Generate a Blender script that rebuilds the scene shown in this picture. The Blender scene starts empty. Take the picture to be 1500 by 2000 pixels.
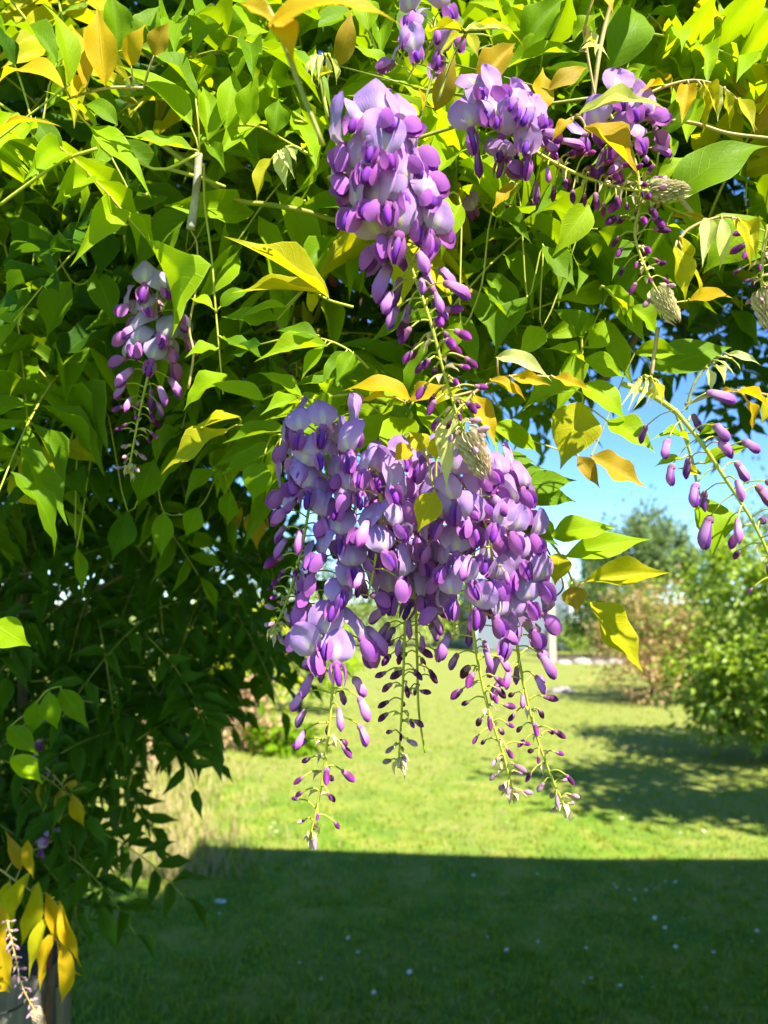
import bpy, math, random
import numpy as np
from mathutils import Vector, Matrix, Euler, Quaternion

random.seed(7); rng = np.random.default_rng(7)
S = bpy.context.scene
COL = S.collection
R = math.radians

# ------------------------------------------------------------------ camera, sky, sun, exposure
CAMZ, PITCH, F = 1.5, R(7.1), 1444.0
cam = bpy.data.cameras.new('camera'); camo = bpy.data.objects.new('camera', cam); COL.objects.link(camo)
camo.location = (0, 0, CAMZ); camo.rotation_euler = (R(90) + PITCH, 0, 0)
cam.sensor_fit = 'VERTICAL'; cam.sensor_height = 36; cam.lens = F / 2000 * 36
cam.clip_start = 0.02; cam.clip_end = 3000
cam.dof.use_dof = True; cam.dof.focus_distance = 0.48; cam.dof.aperture_fstop = 9
S.camera = camo
SUN_EL = R(50); SUN_H = Vector((0.60, -0.80, 0)).normalized()
SUN = Vector((SUN_H.x * math.cos(SUN_EL), SUN_H.y * math.cos(SUN_EL), math.sin(SUN_EL)))
W = bpy.data.worlds.new('World'); S.world = W; W.use_nodes = True
wn = W.node_tree.nodes; wl = W.node_tree.links
sky = wn.new('ShaderNodeTexSky'); sky.sky_type = 'NISHITA'; sky.sun_disc = False
sky.sun_elevation = SUN_EL; sky.sun_rotation = math.atan2(SUN_H.x, SUN_H.y)
sky.air_density = 0.75; sky.dust_density = 0.0; sky.ozone_density = 3.5; sky.altitude = 2500
wn['Background'].inputs[1].default_value = 0.098
hsv = wn.new('ShaderNodeHueSaturation'); hsv.inputs['Saturation'].default_value = 1.14
wl.new(sky.outputs[0], hsv.inputs['Color']); wl.new(hsv.outputs[0], wn['Background'].inputs[0])
sl = bpy.data.lights.new('sun', 'SUN'); sl.energy = 4.0; sl.angle = R(0.5); sl.color = (1, 0.95, 0.86)
so = bpy.data.objects.new('sun', sl); COL.objects.link(so)
so.rotation_euler = SUN.to_track_quat('Z', 'Y').to_euler()
S.view_settings.view_transform = 'Standard'; S.view_settings.look = 'None'
S.view_settings.exposure = 2.02; S.view_settings.gamma = 1.0
S.cycles.use_denoising = True
S.cycles.max_bounces = 8; S.cycles.transparent_max_bounces = 8
S.cycles.sample_clamp_indirect = 6

CF = Vector((0, math.cos(PITCH), math.sin(PITCH))); CU = Vector((0, -math.sin(PITCH), math.cos(PITCH))); CX = Vector((1, 0, 0))
CAM = Vector((0, 0, CAMZ))
def at(px, py, d):
    return CAM + CF * d + CX * ((px - 750) / F * d) + CU * ((1000 - py) / F * d)
def ground_at(px, py):
    v = CF + CX * ((px - 750) / F) + CU * ((1000 - py) / F)
    return CAM + v * (-CAMZ / v.z)

# ------------------------------------------------------------------ materials
MATS = {}
def new_mat(name):
    m = bpy.data.materials.new(name); m.use_nodes = True; MATS[name] = m
    n = m.node_tree.nodes
    return m, n, m.node_tree.links, n['Principled BSDF'], n['Material Output']
def setp(p, rough=0.5, spec=0.4, col=None):
    p.inputs['Roughness'].default_value = rough; p.inputs['Specular IOR Level'].default_value = spec
    if col: p.inputs['Base Color'].default_value = (*col, 1)
def node(n, t, **kw):
    o = n.new(t)
    for k, v in kw.items(): setattr(o, k, v)
    return o
def math_n(n, l, op, a, b=None, c=None):
    o = n.new('ShaderNodeMath'); o.operation = op
    for i, v in enumerate((a, b, c)):
        if v is None: continue
        if isinstance(v, (int, float)): o.inputs[i].default_value = v
        else: l.new(v, o.inputs[i])
    return o.outputs[0]
def mix_n(n, l, fac, a, b, blend='MIX'):
    o = n.new('ShaderNodeMix'); o.data_type = 'RGBA'; o.blend_type = blend
    for s, v in ((0, fac), (6, a), (7, b)):
        if isinstance(v, (int, float)): o.inputs[s].default_value = v
        elif isinstance(v, tuple): o.inputs[s].default_value = (*v, 1)
        else: l.new(v, o.inputs[s])
    return o.outputs[2]
def rnd_value(n, l):
    """a number that differs from object to object and, in joined foliage, from leaf to leaf"""
    oi = n.new('ShaderNodeObjectInfo'); at_ = node(n, 'ShaderNodeAttribute', attribute_name='rnd')
    s = math_n(n, l, 'ADD', oi.outputs['Random'], at_.outputs['Fac'])
    return math_n(n, l, 'FRACT', s)
def ramp(n, l, fac, stops):
    r = n.new('ShaderNodeValToRGB'); e = r.color_ramp.elements
    while len(e) < len(stops): e.new(0.5)
    for k, (p, c) in enumerate(stops): e[k].position = p; e[k].color = (*c, 1)
    l.new(fac, r.inputs[0]); return r.outputs[0]
def leaf_mat(name, c0, c1, trans_c, trans=0.45, rough=0.5, spec=0.10, vein=0.45, back=None, spots=0.0):
    m, n, l, p, out = new_mat(name); setp(p, rough, spec)
    rv = rnd_value(n, l)
    uv = node(n, 'ShaderNodeUVMap', uv_map='UVMap'); sx = n.new('ShaderNodeSeparateXYZ'); l.new(uv.outputs[0], sx.inputs[0])
    u, v = sx.outputs[0], sx.outputs[1]
    av = math_n(n, l, 'ABSOLUTE', math_n(n, l, 'MULTIPLY_ADD', v, 2.0, -1.0))
    col = ramp(n, l, rv, [(0, c0), (0.5, tuple((a + b) / 2 for a, b in zip(c0, c1))), (1, c1)])
    tc = n.new('ShaderNodeTexCoord')
    nz = n.new('ShaderNodeTexNoise'); nz.inputs['Scale'].default_value = 28; nz.inputs['Detail'].default_value = 4
    l.new(tc.outputs['Object'], nz.inputs['Vector'])
    col = mix_n(n, l, math_n(n, l, 'MULTIPLY', nz.outputs[0], 0.55), col, (c1[0] * 1.45 + .02, c1[1] * 1.4 + .02, c1[2] * 1.4))
    # midrib and side veins
    mid = math_n(n, l, 'SMOOTH_MIN', math_n(n, l, 'MULTIPLY_ADD', av, -22.0, 1.3), 1.0, 0.1)
    mid = math_n(n, l, 'MAXIMUM', mid, 0.0)
    ph = math_n(n, l, 'SUBTRACT', math_n(n, l, 'MULTIPLY', u, 10.0), math_n(n, l, 'MULTIPLY', av, 2.2))
    tri = math_n(n, l, 'PINGPONG', ph, 0.5)
    side = math_n(n, l, 'MAXIMUM', math_n(n, l, 'MULTIPLY_ADD', tri, -14.0, 1.0), 0.0)
    veins = math_n(n, l, 'MAXIMUM', mid, math_n(n, l, 'MULTIPLY', side, 0.5))
    lite = (min(1, c1[0] * 1.55 + .05), min(1, c1[1] * 1.5 + .05), c1[2] * 1.5 + .01)
    col = mix_n(n, l, math_n(n, l, 'MULTIPLY', veins, vein), col, lite)
    rim = math_n(n, l, 'MULTIPLY', math_n(n, l, 'MAXIMUM', math_n(n, l, 'MULTIPLY_ADD', av, 12.0, -11.0), 0.0), .35)   # pale downy margin
    col = mix_n(n, l, rim, col, (min(1, lite[0] * 1.3), min(1, lite[1] * 1.25), lite[2] * 1.5 + .03))
    if spots:
        n2 = n.new('ShaderNodeTexNoise'); n2.inputs['Scale'].default_value = 160
        l.new(tc.outputs['Object'], n2.inputs['Vector'])
        sp = math_n(n, l, 'GREATER_THAN', n2.outputs[0], 0.70)
        col = mix_n(n, l, math_n(n, l, 'MULTIPLY', sp, spots), col, (0.16, 0.10, 0.03))
    if back:
        g = n.new('ShaderNodeNewGeometry')
        col = mix_n(n, l, math_n(n, l, 'MULTIPLY', g.outputs['Backfacing'], 0.6), col, back)
    l.new(col, p.inputs['Base Color'])
    bp = n.new('ShaderNodeBump'); bp.inputs['Strength'].default_value = 0.35; bp.inputs['Distance'].default_value = 0.0012
    hgt = math_n(n, l, 'SUBTRACT', math_n(n, l, 'MULTIPLY', nz.outputs[0], 0.6), veins)
    l.new(hgt, bp.inputs['Height']); l.new(bp.outputs[0], p.inputs['Normal'])
    tr = n.new('ShaderNodeBsdfTranslucent')
    tcol = mix_n(n, l, 0.6, col, trans_c); l.new(tcol, tr.inputs[0])
    mx = n.new('ShaderNodeMixShader'); mx.inputs[0].default_value = trans
    l.new(p.outputs[0], mx.inputs[1]); l.new(tr.outputs[0], mx.inputs[2]); l.new(mx.outputs[0], out.inputs[0])
    return m
leaf_mat('leaf_green', (0.040, 0.115, 0.002), (0.125, 0.235, 0.003), (0.38, 0.50, 0.001), 0.45, spots=.35)
leaf_mat('leaf_shade_dark', (0.014, 0.050, 0.004), (0.036, 0.105, 0.005), (0.14, 0.28, 0.003), 0.38)  # darker leaf copy, shade of the dense foliage put into its colour
leaf_mat('leaf_lime', (0.155, 0.300, 0.003), (0.26, 0.385, 0.004), (0.52, 0.64, 0.002), 0.5)
leaf_mat('leaf_yellow', (0.27, 0.29, 0.006), (0.40, 0.365, 0.008), (0.72, 0.64, 0.003), 0.45)
leaf_mat('leaf_gold', (0.36, 0.25, 0.004), (0.50, 0.36, 0.006), (0.90, 0.58, 0.002), 0.45, back=(0.44, 0.28, 0.008))
leaf_mat('leaf_bronze', (0.22, 0.15, 0.010), (0.34, 0.23, 0.014), (0.55, 0.36, 0.008), 0.4)
leaf_mat('leaf_pale', (0.42, 0.46, 0.10), (0.60, 0.60, 0.22), (0.80, 0.82, 0.10), 0.4)
leaf_mat('leaf_shrub', (0.08, 0.19, 0.010), (0.28, 0.38, 0.02), (0.30, 0.42, 0.01), 0.35, 0.35, 0.5)
leaf_mat('leaf_tree', (0.08, 0.15, 0.05), (0.20, 0.27, 0.10), (0.22, 0.32, 0.08), 0.3, 0.5)
leaf_mat('leaf_rust', (0.28, 0.16, 0.05), (0.42, 0.32, 0.14), (0.45, 0.25, 0.05), 0.3, 0.6)
leaf_mat('leaf_chartreuse', (0.30, 0.44, 0.01), (0.52, 0.54, 0.015), (0.6, 0.65, 0.01), 0.4)
leaf_mat('leaf_dry', (0.30, 0.18, 0.10), (0.44, 0.30, 0.16), (0.4, 0.3, 0.15), 0.2, 0.7)
leaf_mat('leaf_hedge', (0.03, 0.075, 0.012), (0.06, 0.12, 0.02), (0.12, 0.2, 0.01), 0.25, 0.5)

def petal_mat(name, stops, trans=0.35, vary=0.12, rough=0.5, base_patch=None, streak=0.25):
    m, n, l, p, out = new_mat(name); setp(p, rough + .15, 0.12)
    uv = node(n, 'ShaderNodeUVMap', uv_map='UVMap'); sx = n.new('ShaderNodeSeparateXYZ'); l.new(uv.outputs[0], sx.inputs[0])
    u, v = sx.outputs[0], sx.outputs[1]
    col = ramp(n, l, u, stops)
    if base_patch:   # pale blaze with a yellow heart at the foot of the banner petal
        dv = math_n(n, l, 'MULTIPLY_ADD', v, 2.0, -1.0)
        d2 = math_n(n, l, 'ADD', math_n(n, l, 'MULTIPLY', math_n(n, l, 'POWER', math_n(n, l, 'ABSOLUTE', dv), 2.0), 2.6),
                    math_n(n, l, 'POWER', math_n(n, l, 'SUBTRACT', u, 0.2), 2.0))
        w1 = math_n(n, l, 'MAXIMUM', math_n(n, l, 'MULTIPLY_ADD', d2, -4.5, 1.0), 0.0)
        w2 = math_n(n, l, 'MAXIMUM', math_n(n, l, 'MULTIPLY_ADD', d2, -28.0, 1.0), 0.0)
        col = mix_n(n, l, math_n(n, l, 'MULTIPLY', w1, 0.75), col, (0.64, 0.58, 0.68))
        col = mix_n(n, l, math_n(n, l, 'MULTIPLY', w2, 0.9), col, (0.72, 0.60, 0.16))
    # fine lengthwise veining
    tcp = n.new('ShaderNodeTexCoord'); npz = n.new('ShaderNodeTexNoise'); npz.inputs['Scale'].default_value = 420; npz.inputs['Detail'].default_value = 3
    l.new(tcp.outputs['Object'], npz.inputs['Vector'])
    wv = math_n(n, l, 'SINE', math_n(n, l, 'ADD', math_n(n, l, 'MULTIPLY', v, 120.0), math_n(n, l, 'MULTIPLY', npz.outputs[0], 14.0)))
    wv = math_n(n, l, 'MULTIPLY', math_n(n, l, 'MULTIPLY_ADD', wv, 0.5, 0.5), streak)
    col = mix_n(n, l, wv, col, mix_n(n, l, 1.0, col, (0.72, 0.58, 0.85), 'MULTIPLY'))
    oi = n.new('ShaderNodeObjectInfo')
    hs = n.new('ShaderNodeHueSaturation'); l.new(col, hs.inputs['Color'])
    l.new(math_n(n, l, 'MULTIPLY_ADD', oi.outputs['Random'], 0.035, 0.4825), hs.inputs['Hue'])
    r2 = math_n(n, l, 'FRACT', math_n(n, l, 'MULTIPLY', oi.outputs['Random'], 7.31))
    l.new(math_n(n, l, 'MULTIPLY_ADD', r2, vary * 2, 1.0 - vary), hs.inputs['Value'])
    col = hs.outputs[0]
    l.new(col, p.inputs['Base Color'])
    p.inputs['Sheen Weight'].default_value = 0.0
    bp = n.new('ShaderNodeBump'); bp.inputs['Strength'].default_value = 0.5; bp.inputs['Distance'].default_value = 0.0005
    l.new(wv, bp.inputs['Height']); l.new(bp.outputs[0], p.inputs['Normal'])
    tr = n.new('ShaderNodeBsdfTranslucent'); l.new(col, tr.inputs[0])
    mx = n.new('ShaderNodeMixShader'); mx.inputs[0].default_value = trans
    l.new(p.outputs[0], mx.inputs[1]); l.new(tr.outputs[0], mx.inputs[2]); l.new(mx.outputs[0], out.inputs[0])
    return m
petal_mat('petal_banner', [(0, (0.56, 0.40, 0.57)), (0.35, (0.51, 0.32, 0.61)), (0.85, (0.45, 0.25, 0.60)), (1, (0.36, 0.155, 0.52))], 0.36, 0.12, 0.55, True, 0.30)
petal_mat('petal_wing', [(0, (0.60, 0.32, 0.54)), (0.35, (0.49, 0.17, 0.50)), (1, (0.41, 0.10, 0.45))], 0.3, 0.2)
petal_mat('petal_keel', [(0, (0.40, 0.20, 0.50)), (0.5, (0.22, 0.045, 0.40)), (1, (0.17, 0.025, 0.33))], 0.25, 0.2)
petal_mat('petal_half', [(0, (0.42, 0.16, 0.40)), (0.18, (0.60, 0.31, 0.54)), (0.6, (0.50, 0.17, 0.50)), (1, (0.35, 0.06, 0.40))], 0.25, 0.25, 0.5)
petal_mat('petal_bud', [(0, (0.20, 0.09, 0.10)), (0.3, (0.11, 0.02, 0.09)), (0.6, (0.20, 0.02, 0.20)), (1, (0.42, 0.06, 0.42))], 0.15, 0.45, 0.45)
petal_mat('petal_bud_pale', [(0, (0.42, 0.36, 0.20)), (0.35, (0.40, 0.24, 0.28)), (0.7, (0.46, 0.22, 0.42)), (1, (0.60, 0.42, 0.58))], 0.15, 0.25, 0.5)
petal_mat('petal_shade_faded', [(0, (0.44, 0.40, 0.52)), (0.5, (0.38, 0.32, 0.50)), (1, (0.30, 0.24, 0.44))], 0.3, 0.15, 0.6, True, 0.3)  # greyed lilac that carries the dimness of shaded clusters in its colour
petal_mat('calyx', [(0, (0.36, 0.34, 0.12)), (0.3, (0.32, 0.16, 0.22)), (1, (0.33, 0.10, 0.32))], 0.1, 0.2, 0.65)
petal_mat('bract_tan', [(0, (0.52, 0.50, 0.20)), (0.5, (0.70, 0.60, 0.36)), (1, (0.62, 0.46, 0.30))], 0.3, 0.15, 0.7)

def simple_mat(name, c0, c1, scale=30, rough=0.7, spec=0.3, bump=0.3, stretch=(1, 1, 1), metal=0.0, detail=5, bumpd=0.004):
    m, n, l, p, out = new_mat(name); setp(p, rough, spec)
    tc = n.new('ShaderNodeTexCoord'); mp = n.new('ShaderNodeMapping'); mp.inputs['Scale'].default_value = stretch
    l.new(tc.outputs['Object'], mp.inputs[0])
    nz = n.new('ShaderNodeTexNoise'); nz.inputs['Scale'].default_value = scale; nz.inputs['Detail'].default_value = detail
    l.new(mp.outputs[0], nz.inputs['Vector'])
    col = ramp(n, l, nz.outputs[0], [(0.3, c0), (0.7, c1)])
    l.new(col, p.inputs['Base Color'])
    p.inputs['Metallic'].default_value = metal
    bp = n.new('ShaderNodeBump'); bp.inputs['Strength'].default_value = bump; bp.inputs['Distance'].default_value = bumpd
    l.new(nz.outputs[0], bp.inputs['Height']); l.new(bp.outputs[0], p.inputs['Normal'])
    return m
simple_mat('stem_lime', (0.30, 0.34, 0.03), (0.46, 0.44, 0.06), 60, 0.5)
simple_mat('stem_green', (0.16, 0.20, 0.02), (0.30, 0.28, 0.04), 60, 0.5)
simple_mat('stem_tan', (0.34, 0.24, 0.07), (0.48, 0.36, 0.14), 60, 0.6)
simple_mat('twig_grey', (0.22, 0.19, 0.14), (0.42, 0.38, 0.30), 80, 0.85, bump=0.6, bumpd=0.001)
simple_mat('bark', (0.07, 0.05, 0.035), (0.16, 0.12, 0.08), 25, 0.9, bump=0.8, stretch=(1, 1, .25))
simple_mat('wood_grey', (0.06, 0.052, 0.042), (0.15, 0.13, 0.10), 14, 0.85, bump=0.6, stretch=(4, 4, .25))  # grey wood, darkened in colour to stand for the shade on the post
simple_mat('wood_tan', (0.13, 0.11, 0.07), (0.22, 0.19, 0.13), 14, 0.8, bump=0.5, stretch=(4, 4, .25))
simple_mat('wood_pale', (0.34, 0.29, 0.21), (0.50, 0.44, 0.33), 14, 0.8, bump=0.5, stretch=(4, 4, .25))
simple_mat('wood_brown', (0.10, 0.07, 0.045), (0.22, 0.16, 0.10), 10, 0.85, bump=0.6, stretch=(4, 1, 4))
simple_mat('rust', (0.14, 0.045, 0.018), (0.30, 0.10, 0.035), 50, 0.8, bump=0.6, bumpd=0.002)
simple_mat('wire_black', (0.02, 0.02, 0.02), (0.04, 0.04, 0.04), 20, 0.5)
simple_mat('stone', (0.24, 0.20, 0.17), (0.46, 0.38, 0.34), 12, 0.9, bump=0.8, bumpd=0.02)
simple_mat('soil', (0.045, 0.032, 0.022), (0.11, 0.08, 0.055), 9, 0.95, bump=1.0, bumpd=0.05)
simple_mat('white_paint', (0.74, 0.76, 0.76), (0.82, 0.82, 0.80), 6, 0.5, bump=0.1)
simple_mat('roof_tile', (0.20, 0.08, 0.05), (0.32, 0.15, 0.10), 6, 0.8, bump=0.5, bumpd=0.02)
simple_mat('roof_felt', (0.05, 0.05, 0.05), (0.09, 0.09, 0.085), 20, 0.9)
simple_mat('window_dark', (0.03, 0.04, 0.05), (0.05, 0.06, 0.08), 3, 0.1, 0.6, 0.0)
simple_mat('daisy_white', (0.74, 0.74, 0.72), (0.82, 0.82, 0.80), 40, 0.6)
simple_mat('daisy_yellow', (0.6, 0.42, 0.03), (0.7, 0.5, 0.05), 40, 0.6)
simple_mat('flower_lilac', (0.42, 0.34, 0.56), (0.60, 0.52, 0.70), 40, 0.6)
m, n, l, p, out = new_mat('poly_sheet'); setp(p, 0.25, 0.5, (0.34, 0.40, 0.45))
tr = n.new('ShaderNodeBsdfTranslucent'); tr.inputs[0].default_value = (0.32, 0.40, 0.47, 1)
mx = n.new('ShaderNodeMixShader'); mx.inputs[0].default_value = 0.5
l.new(p.outputs[0], mx.inputs[1]); l.new(tr.outputs[0], mx.inputs[2]); l.new(mx.outputs[0], out.inputs[0])

# lawn: green turf with straw-coloured and mossy patches
m, n, l, p, out = new_mat('turf'); setp(p, 0.9, 0.15)
tc = n.new('ShaderNodeTexCoord')
def noise(scale, detail=4, rough=0.6, stretch=None):
    nz = n.new('ShaderNodeTexNoise'); nz.inputs['Scale'].default_value = scale; nz.inputs['Detail'].default_value = detail
    nz.inputs['Roughness'].default_value = rough; src = tc.outputs['Object']
    if stretch:
        mp = n.new('ShaderNodeMapping'); mp.inputs['Scale'].default_value = stretch; l.new(src, mp.inputs[0]); src = mp.outputs[0]
    l.new(src, nz.inputs['Vector']); return nz.outputs[0]
big = noise(0.55, 3); mid = noise(3.2, 5); fin = noise(60, 5, 0.7); fib = noise(240, 2, 0.6)
c = ramp(n, l, mid, [(0.36, (0.050, 0.150, 0.005)), (0.5, (0.130, 0.225, 0.010)), (0.62, (0.27, 0.265, 0.040))])
sy = n.new('ShaderNodeSeparateXYZ'); l.new(tc.outputs['Object'], sy.inputs[0])   # yellower with distance: straw turf plus sunlit-versus-shaded lawn tone put into the colour
dry = math_n(n, l, 'ADD', math_n(n, l, 'MULTIPLY', sy.outputs[1], .055), math_n(n, l, 'MULTIPLY', big, 1.1))
c = mix_n(n, l, ramp(n, l, dry, [(0.72, (0, 0, 0)), (1.0, (0.8, 0.8, 0.8))]), c, (0.245, 0.235, 0.058))
c = mix_n(n, l, ramp(n, l, fin, [(0.35, (0.6, 0.6, 0.6)), (0.6, (0, 0, 0))]), c, (0.050, 0.130, 0.004))
c = mix_n(n, l, ramp(n, l, fib, [(0.5, (0, 0, 0)), (0.72, (0.5, 0.5, 0.5))]), c, (0.30, 0.31, 0.08))
l.new(c, p.inputs['Base Color'])
bp = n.new('ShaderNodeBump'); bp.inputs['Strength'].default_value = 0.3; bp.inputs['Distance'].default_value = 0.012
l.new(math_n(n, l, 'ADD', fin, math_n(n, l, 'MULTIPLY', fib, 0.5)), bp.inputs['Height']); l.new(bp.outputs[0], p.inputs['Normal'])
leaf_mat('grass_blade', (0.070, 0.185, 0.005), (0.27, 0.32, 0.025), (0.36, 0.44, 0.015), 0.3, 0.6, 0.2, 0.0)
leaf_mat('grass_dry', (0.26, 0.23, 0.08), (0.44, 0.34, 0.17), (0.4, 0.35, 0.12), 0.25, 0.7, 0.15, 0.0)

# ------------------------------------------------------------------ mesh helpers
class MB:
    """collects verts, faces, uvs, materials and a per-piece random number"""
    def __init__(self): self.v = []; self.f = []; self.uv = []; self.m = []; self.r = []; self.n = 0
    def add(self, v, f, uv=None, mi=0, r=0.0):
        v = np.asarray(v, float); b = self.n; self.v.append(v); self.n += len(v)
        self.f.extend([tuple(i + b for i in q) for q in f]); self.m.extend([mi] * len(f))
        self.uv.append(np.zeros((len(v), 2)) if uv is None else np.asarray(uv, float)); self.r.append(np.full(len(v), r))
    def mesh(self, name, mats, smooth=True):
        me = bpy.data.meshes.new(name)
        v = np.concatenate(self.v); uv = np.concatenate(self.uv); rr = np.concatenate(self.r)
        me.from_pydata(v.tolist(), [], self.f)
        ul = me.uv_layers.new(name='UVMap')
        idx = np.empty(len(me.loops), dtype=np.int32); me.loops.foreach_get('vertex_index', idx)
        ul.data.foreach_set('uv', uv[idx].astype(np.float32).ravel())
        a = me.attributes.new('rnd', 'FLOAT', 'POINT'); a.data.foreach_set('value', rr.astype(np.float32))
        for q in mats: me.materials.append(MATS[q])
        if max(self.m): me.polygons.foreach_set('material_index', np.array(self.m, dtype=np.int32))
        if smooth: me.polygons.foreach_set('use_smooth', np.ones(len(me.polygons), dtype=bool))
        me.update(); return me
    def obj(self, name, mats, parent=None, loc=None, smooth=True):
        o = bpy.data.objects.new(name, self.mesh(name, mats, smooth)); COL.objects.link(o)
        if parent is not None: o.parent = parent
        if loc is not None: o.location = loc
        return o
def link(name, me, mtx=None, parent=None, mat=None):
    o = bpy.data.objects.new(name, me); COL.objects.link(o)
    if parent is not None: o.parent = parent
    if mtx is not None: o.matrix_basis = mtx
    if mat:
        o.material_slots[0].link = 'OBJECT'; o.material_slots[0].material = MATS[mat]
    return o
def empty(name, loc=(0, 0, 0)):
    o = bpy.data.objects.new(name, None); COL.objects.link(o); o.location = loc; o.empty_display_size = 0.05; return o
def tag(o, label=None, cat=None, group=None, kind=None):
    if label: o['label'] = label
    if cat: o['category'] = cat
    if group: o['group'] = group
    if kind: o['kind'] = kind
    return o
def xf(mtx, v):
    M = np.array(mtx); return v @ M[:3, :3].T + M[:3, 3]
def frame(x, nhint, sx=1, sy=1, sz=1, loc=(0, 0, 0)):
    x = x.normalized(); y = nhint.cross(x)
    if y.length < 1e-5: y = Vector((0.3, 0.5, 0.8)).cross(x)
    y.normalize(); z = x.cross(y)
    return Matrix(((x.x * sx, y.x * sy, z.x * sz, loc[0]), (x.y * sx, y.y * sy, z.y * sz, loc[1]), (x.z * sx, y.z * sy, z.z * sz, loc[2]), (0, 0, 0, 1)))
def smooth_path(pts, per=5):
    P = [Vector(q) for q in pts]; P = [P[0] * 2 - P[1]] + P + [P[-1] * 2 - P[-2]]; o = []
    for i in range(1, len(P) - 2):
        a, b, c, d = P[i - 1:i + 3]
        for k in range(per):
            t = k / per
            o.append(0.5 * ((2 * b) + (c - a) * t + (2 * a - 5 * b + 4 * c - d) * t * t + (3 * b - a - 3 * c + d) * t ** 3))
    o.append(P[-2].copy()); return o
def tube(mb, path, r0, r1, sides=6, mi=0, r=0.0):
    n_ = len(path); v = []; f = []; uv = []
    up = Vector((0.31, 0.2, 0.93))
    for i, q in enumerate(path):
        t = (path[min(i + 1, n_ - 1)] - path[max(i - 1, 0)]).normalized()
        a = t.cross(up)
        if a.length < 1e-4: a = t.cross(Vector((1, 0, 0)))
        a.normalize(); b = t.cross(a); s = i / (n_ - 1); rad = r0 + (r1 - r0) * s
        for k in range(sides):
            an = 2 * math.pi * k / sides; w = q + (a * math.cos(an) + b * math.sin(an)) * rad
            v.append(w[:]); uv.append((s, k / sides))
    for i in range(n_ - 1):
        for k in range(sides):
            k2 = (k + 1) % sides; f.append((i * sides + k, i * sides + k2, (i + 1) * sides + k2, (i + 1) * sides + k))
    v.append(path[0][:]); v.append(path[-1][:]); uv += [(0, .5), (1, .5)]; c0, c1 = len(v) - 2, len(v) - 1
    for k in range(sides):
        k2 = (k + 1) % sides; f.append((c0, k2, k)); f.append((c1, (n_ - 1) * sides + k, (n_ - 1) * sides + k2))
    mb.add(v, f, uv, mi, r)
def box(mb, lo, hi, mi=0, bev=0.0):
    x0, y0, z0 = lo; x1, y1, z1 = hi
    v = [(x, y, z) for x in (x0, x1) for y in (y0, y1) for z in (z0, z1)]
    f = [(0, 1, 3, 2), (4, 6, 7, 5), (0, 4, 5, 1), (2, 3, 7, 6), (0, 2, 6, 4), (1, 5, 7, 3)]
    mb.add(v, f, None, mi)

PROF = np.array([(0, .03), (.06, .24), (.16, .62), (.29, .92), (.42, 1.0), (.56, .90), (.70, .60), (.82, .28), (.92, .09), (1, .0)])
def leaf_geo(fold=0.25, arch=0.08, wave=0.05, curl=0.0, seed=0, na=4, prof=PROF, side=0.0):
    """unit leaflet: x 0..1 along the midrib, y -0.5..0.5 across, z the upper face"""
    g = np.random.default_rng(seed); v = []; uv = []; f = []
    ph1, ph2 = g.uniform(0, 6.3, 2); fr = g.uniform(9, 15)
    for i, (t, w) in enumerate(prof):
        for k in range(na + 1):
            s = -1 + 2 * k / na
            y = 0.5 * w * s
            z = fold * abs(y) * (1 - .3 * t) + arch * 4 * t * (1 - t) - curl * t ** 3
            z += wave * (abs(s) ** 1.5) * math.sin(fr * t + (ph1 if s > 0 else ph2)) * min(1, w * 1.6)
            v.append((t, y + side * math.sin(t * math.pi) , z)); uv.append((t, 0.5 + s * 0.5))
    for i in range(len(prof) - 1):
        for k in range(na):
            a = i * (na + 1) + k; f.append((a, a + 1, a + na + 2, a + na + 1))
    return np.array(v), f, np.array(uv)
LEAF = [leaf_geo(*a, seed=i) for i, a in enumerate([
    (.22, .05, .030, .05), (.38, .08, .055, .10), (.12, .10, .045, .14), (.50, .04, .050, .02), (.30, -.05, .060, .12),
    (.18, .12, .035, .20), (.62, .06, .070, .08), (.28, .02, .080, .16)])]
LEAF = [(v, f, uv) for v, f, uv in LEAF]
BROAD = np.array([(0, .03), (.04, .19), (.10, .44), (.18, .71), (.27, .91), (.36, 1.0), (.46, .98), (.56, .85), (.65, .66), (.73, .45), (.80, .27), (.87, .14), (.94, .06), (1, .0)])
HLEAF = [leaf_geo(*a, seed=80 + i, na=6, prof=BROAD, side=sd) for i, (a, sd) in enumerate([
    ((.18, .05, .025, .05), .02), ((.30, .08, .045, .10), -.03), ((.10, .10, .040, .12), .04), ((.40, .04, .045, .02), -.02), ((.24, -.05, .055, .12), .03),
    ((.15, .12, .030, .18), -.04), ((.50, .06, .060, .08), .02), ((.22, .02, .070, .14), -.02)])]
def leaf_mesh(k):
    mb = MB(); mb.add(*HLEAF[k]); return mb.mesh('leaflet', ['leaf_green'])
LEAFME = [leaf_mesh(k) for k in range(len(HLEAF))]
CHEAP = [leaf_geo(fo, ar, wa, cu, 60 + i, 2, PROF[[0, 1, 2, 3, 5, 7, 9]]) for i, (fo, ar, wa, cu) in enumerate([(.25, .06, .05, .1), (.4, .1, .06, .15), (.15, .02, .07, .12), (.55, .05, .05, .05)])]
SMALL = leaf_geo(.35, .10, .04, .1, 31, 2, PROF[[0, 2, 3, 5, 7, 9]])   # cheap leaf for crowns

def leaf_matrix(b, t, width, nhint, tall=1.0):
    x = t - b; L = x.length
    return frame(x, nhint, L, width, L * tall, b)

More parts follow.
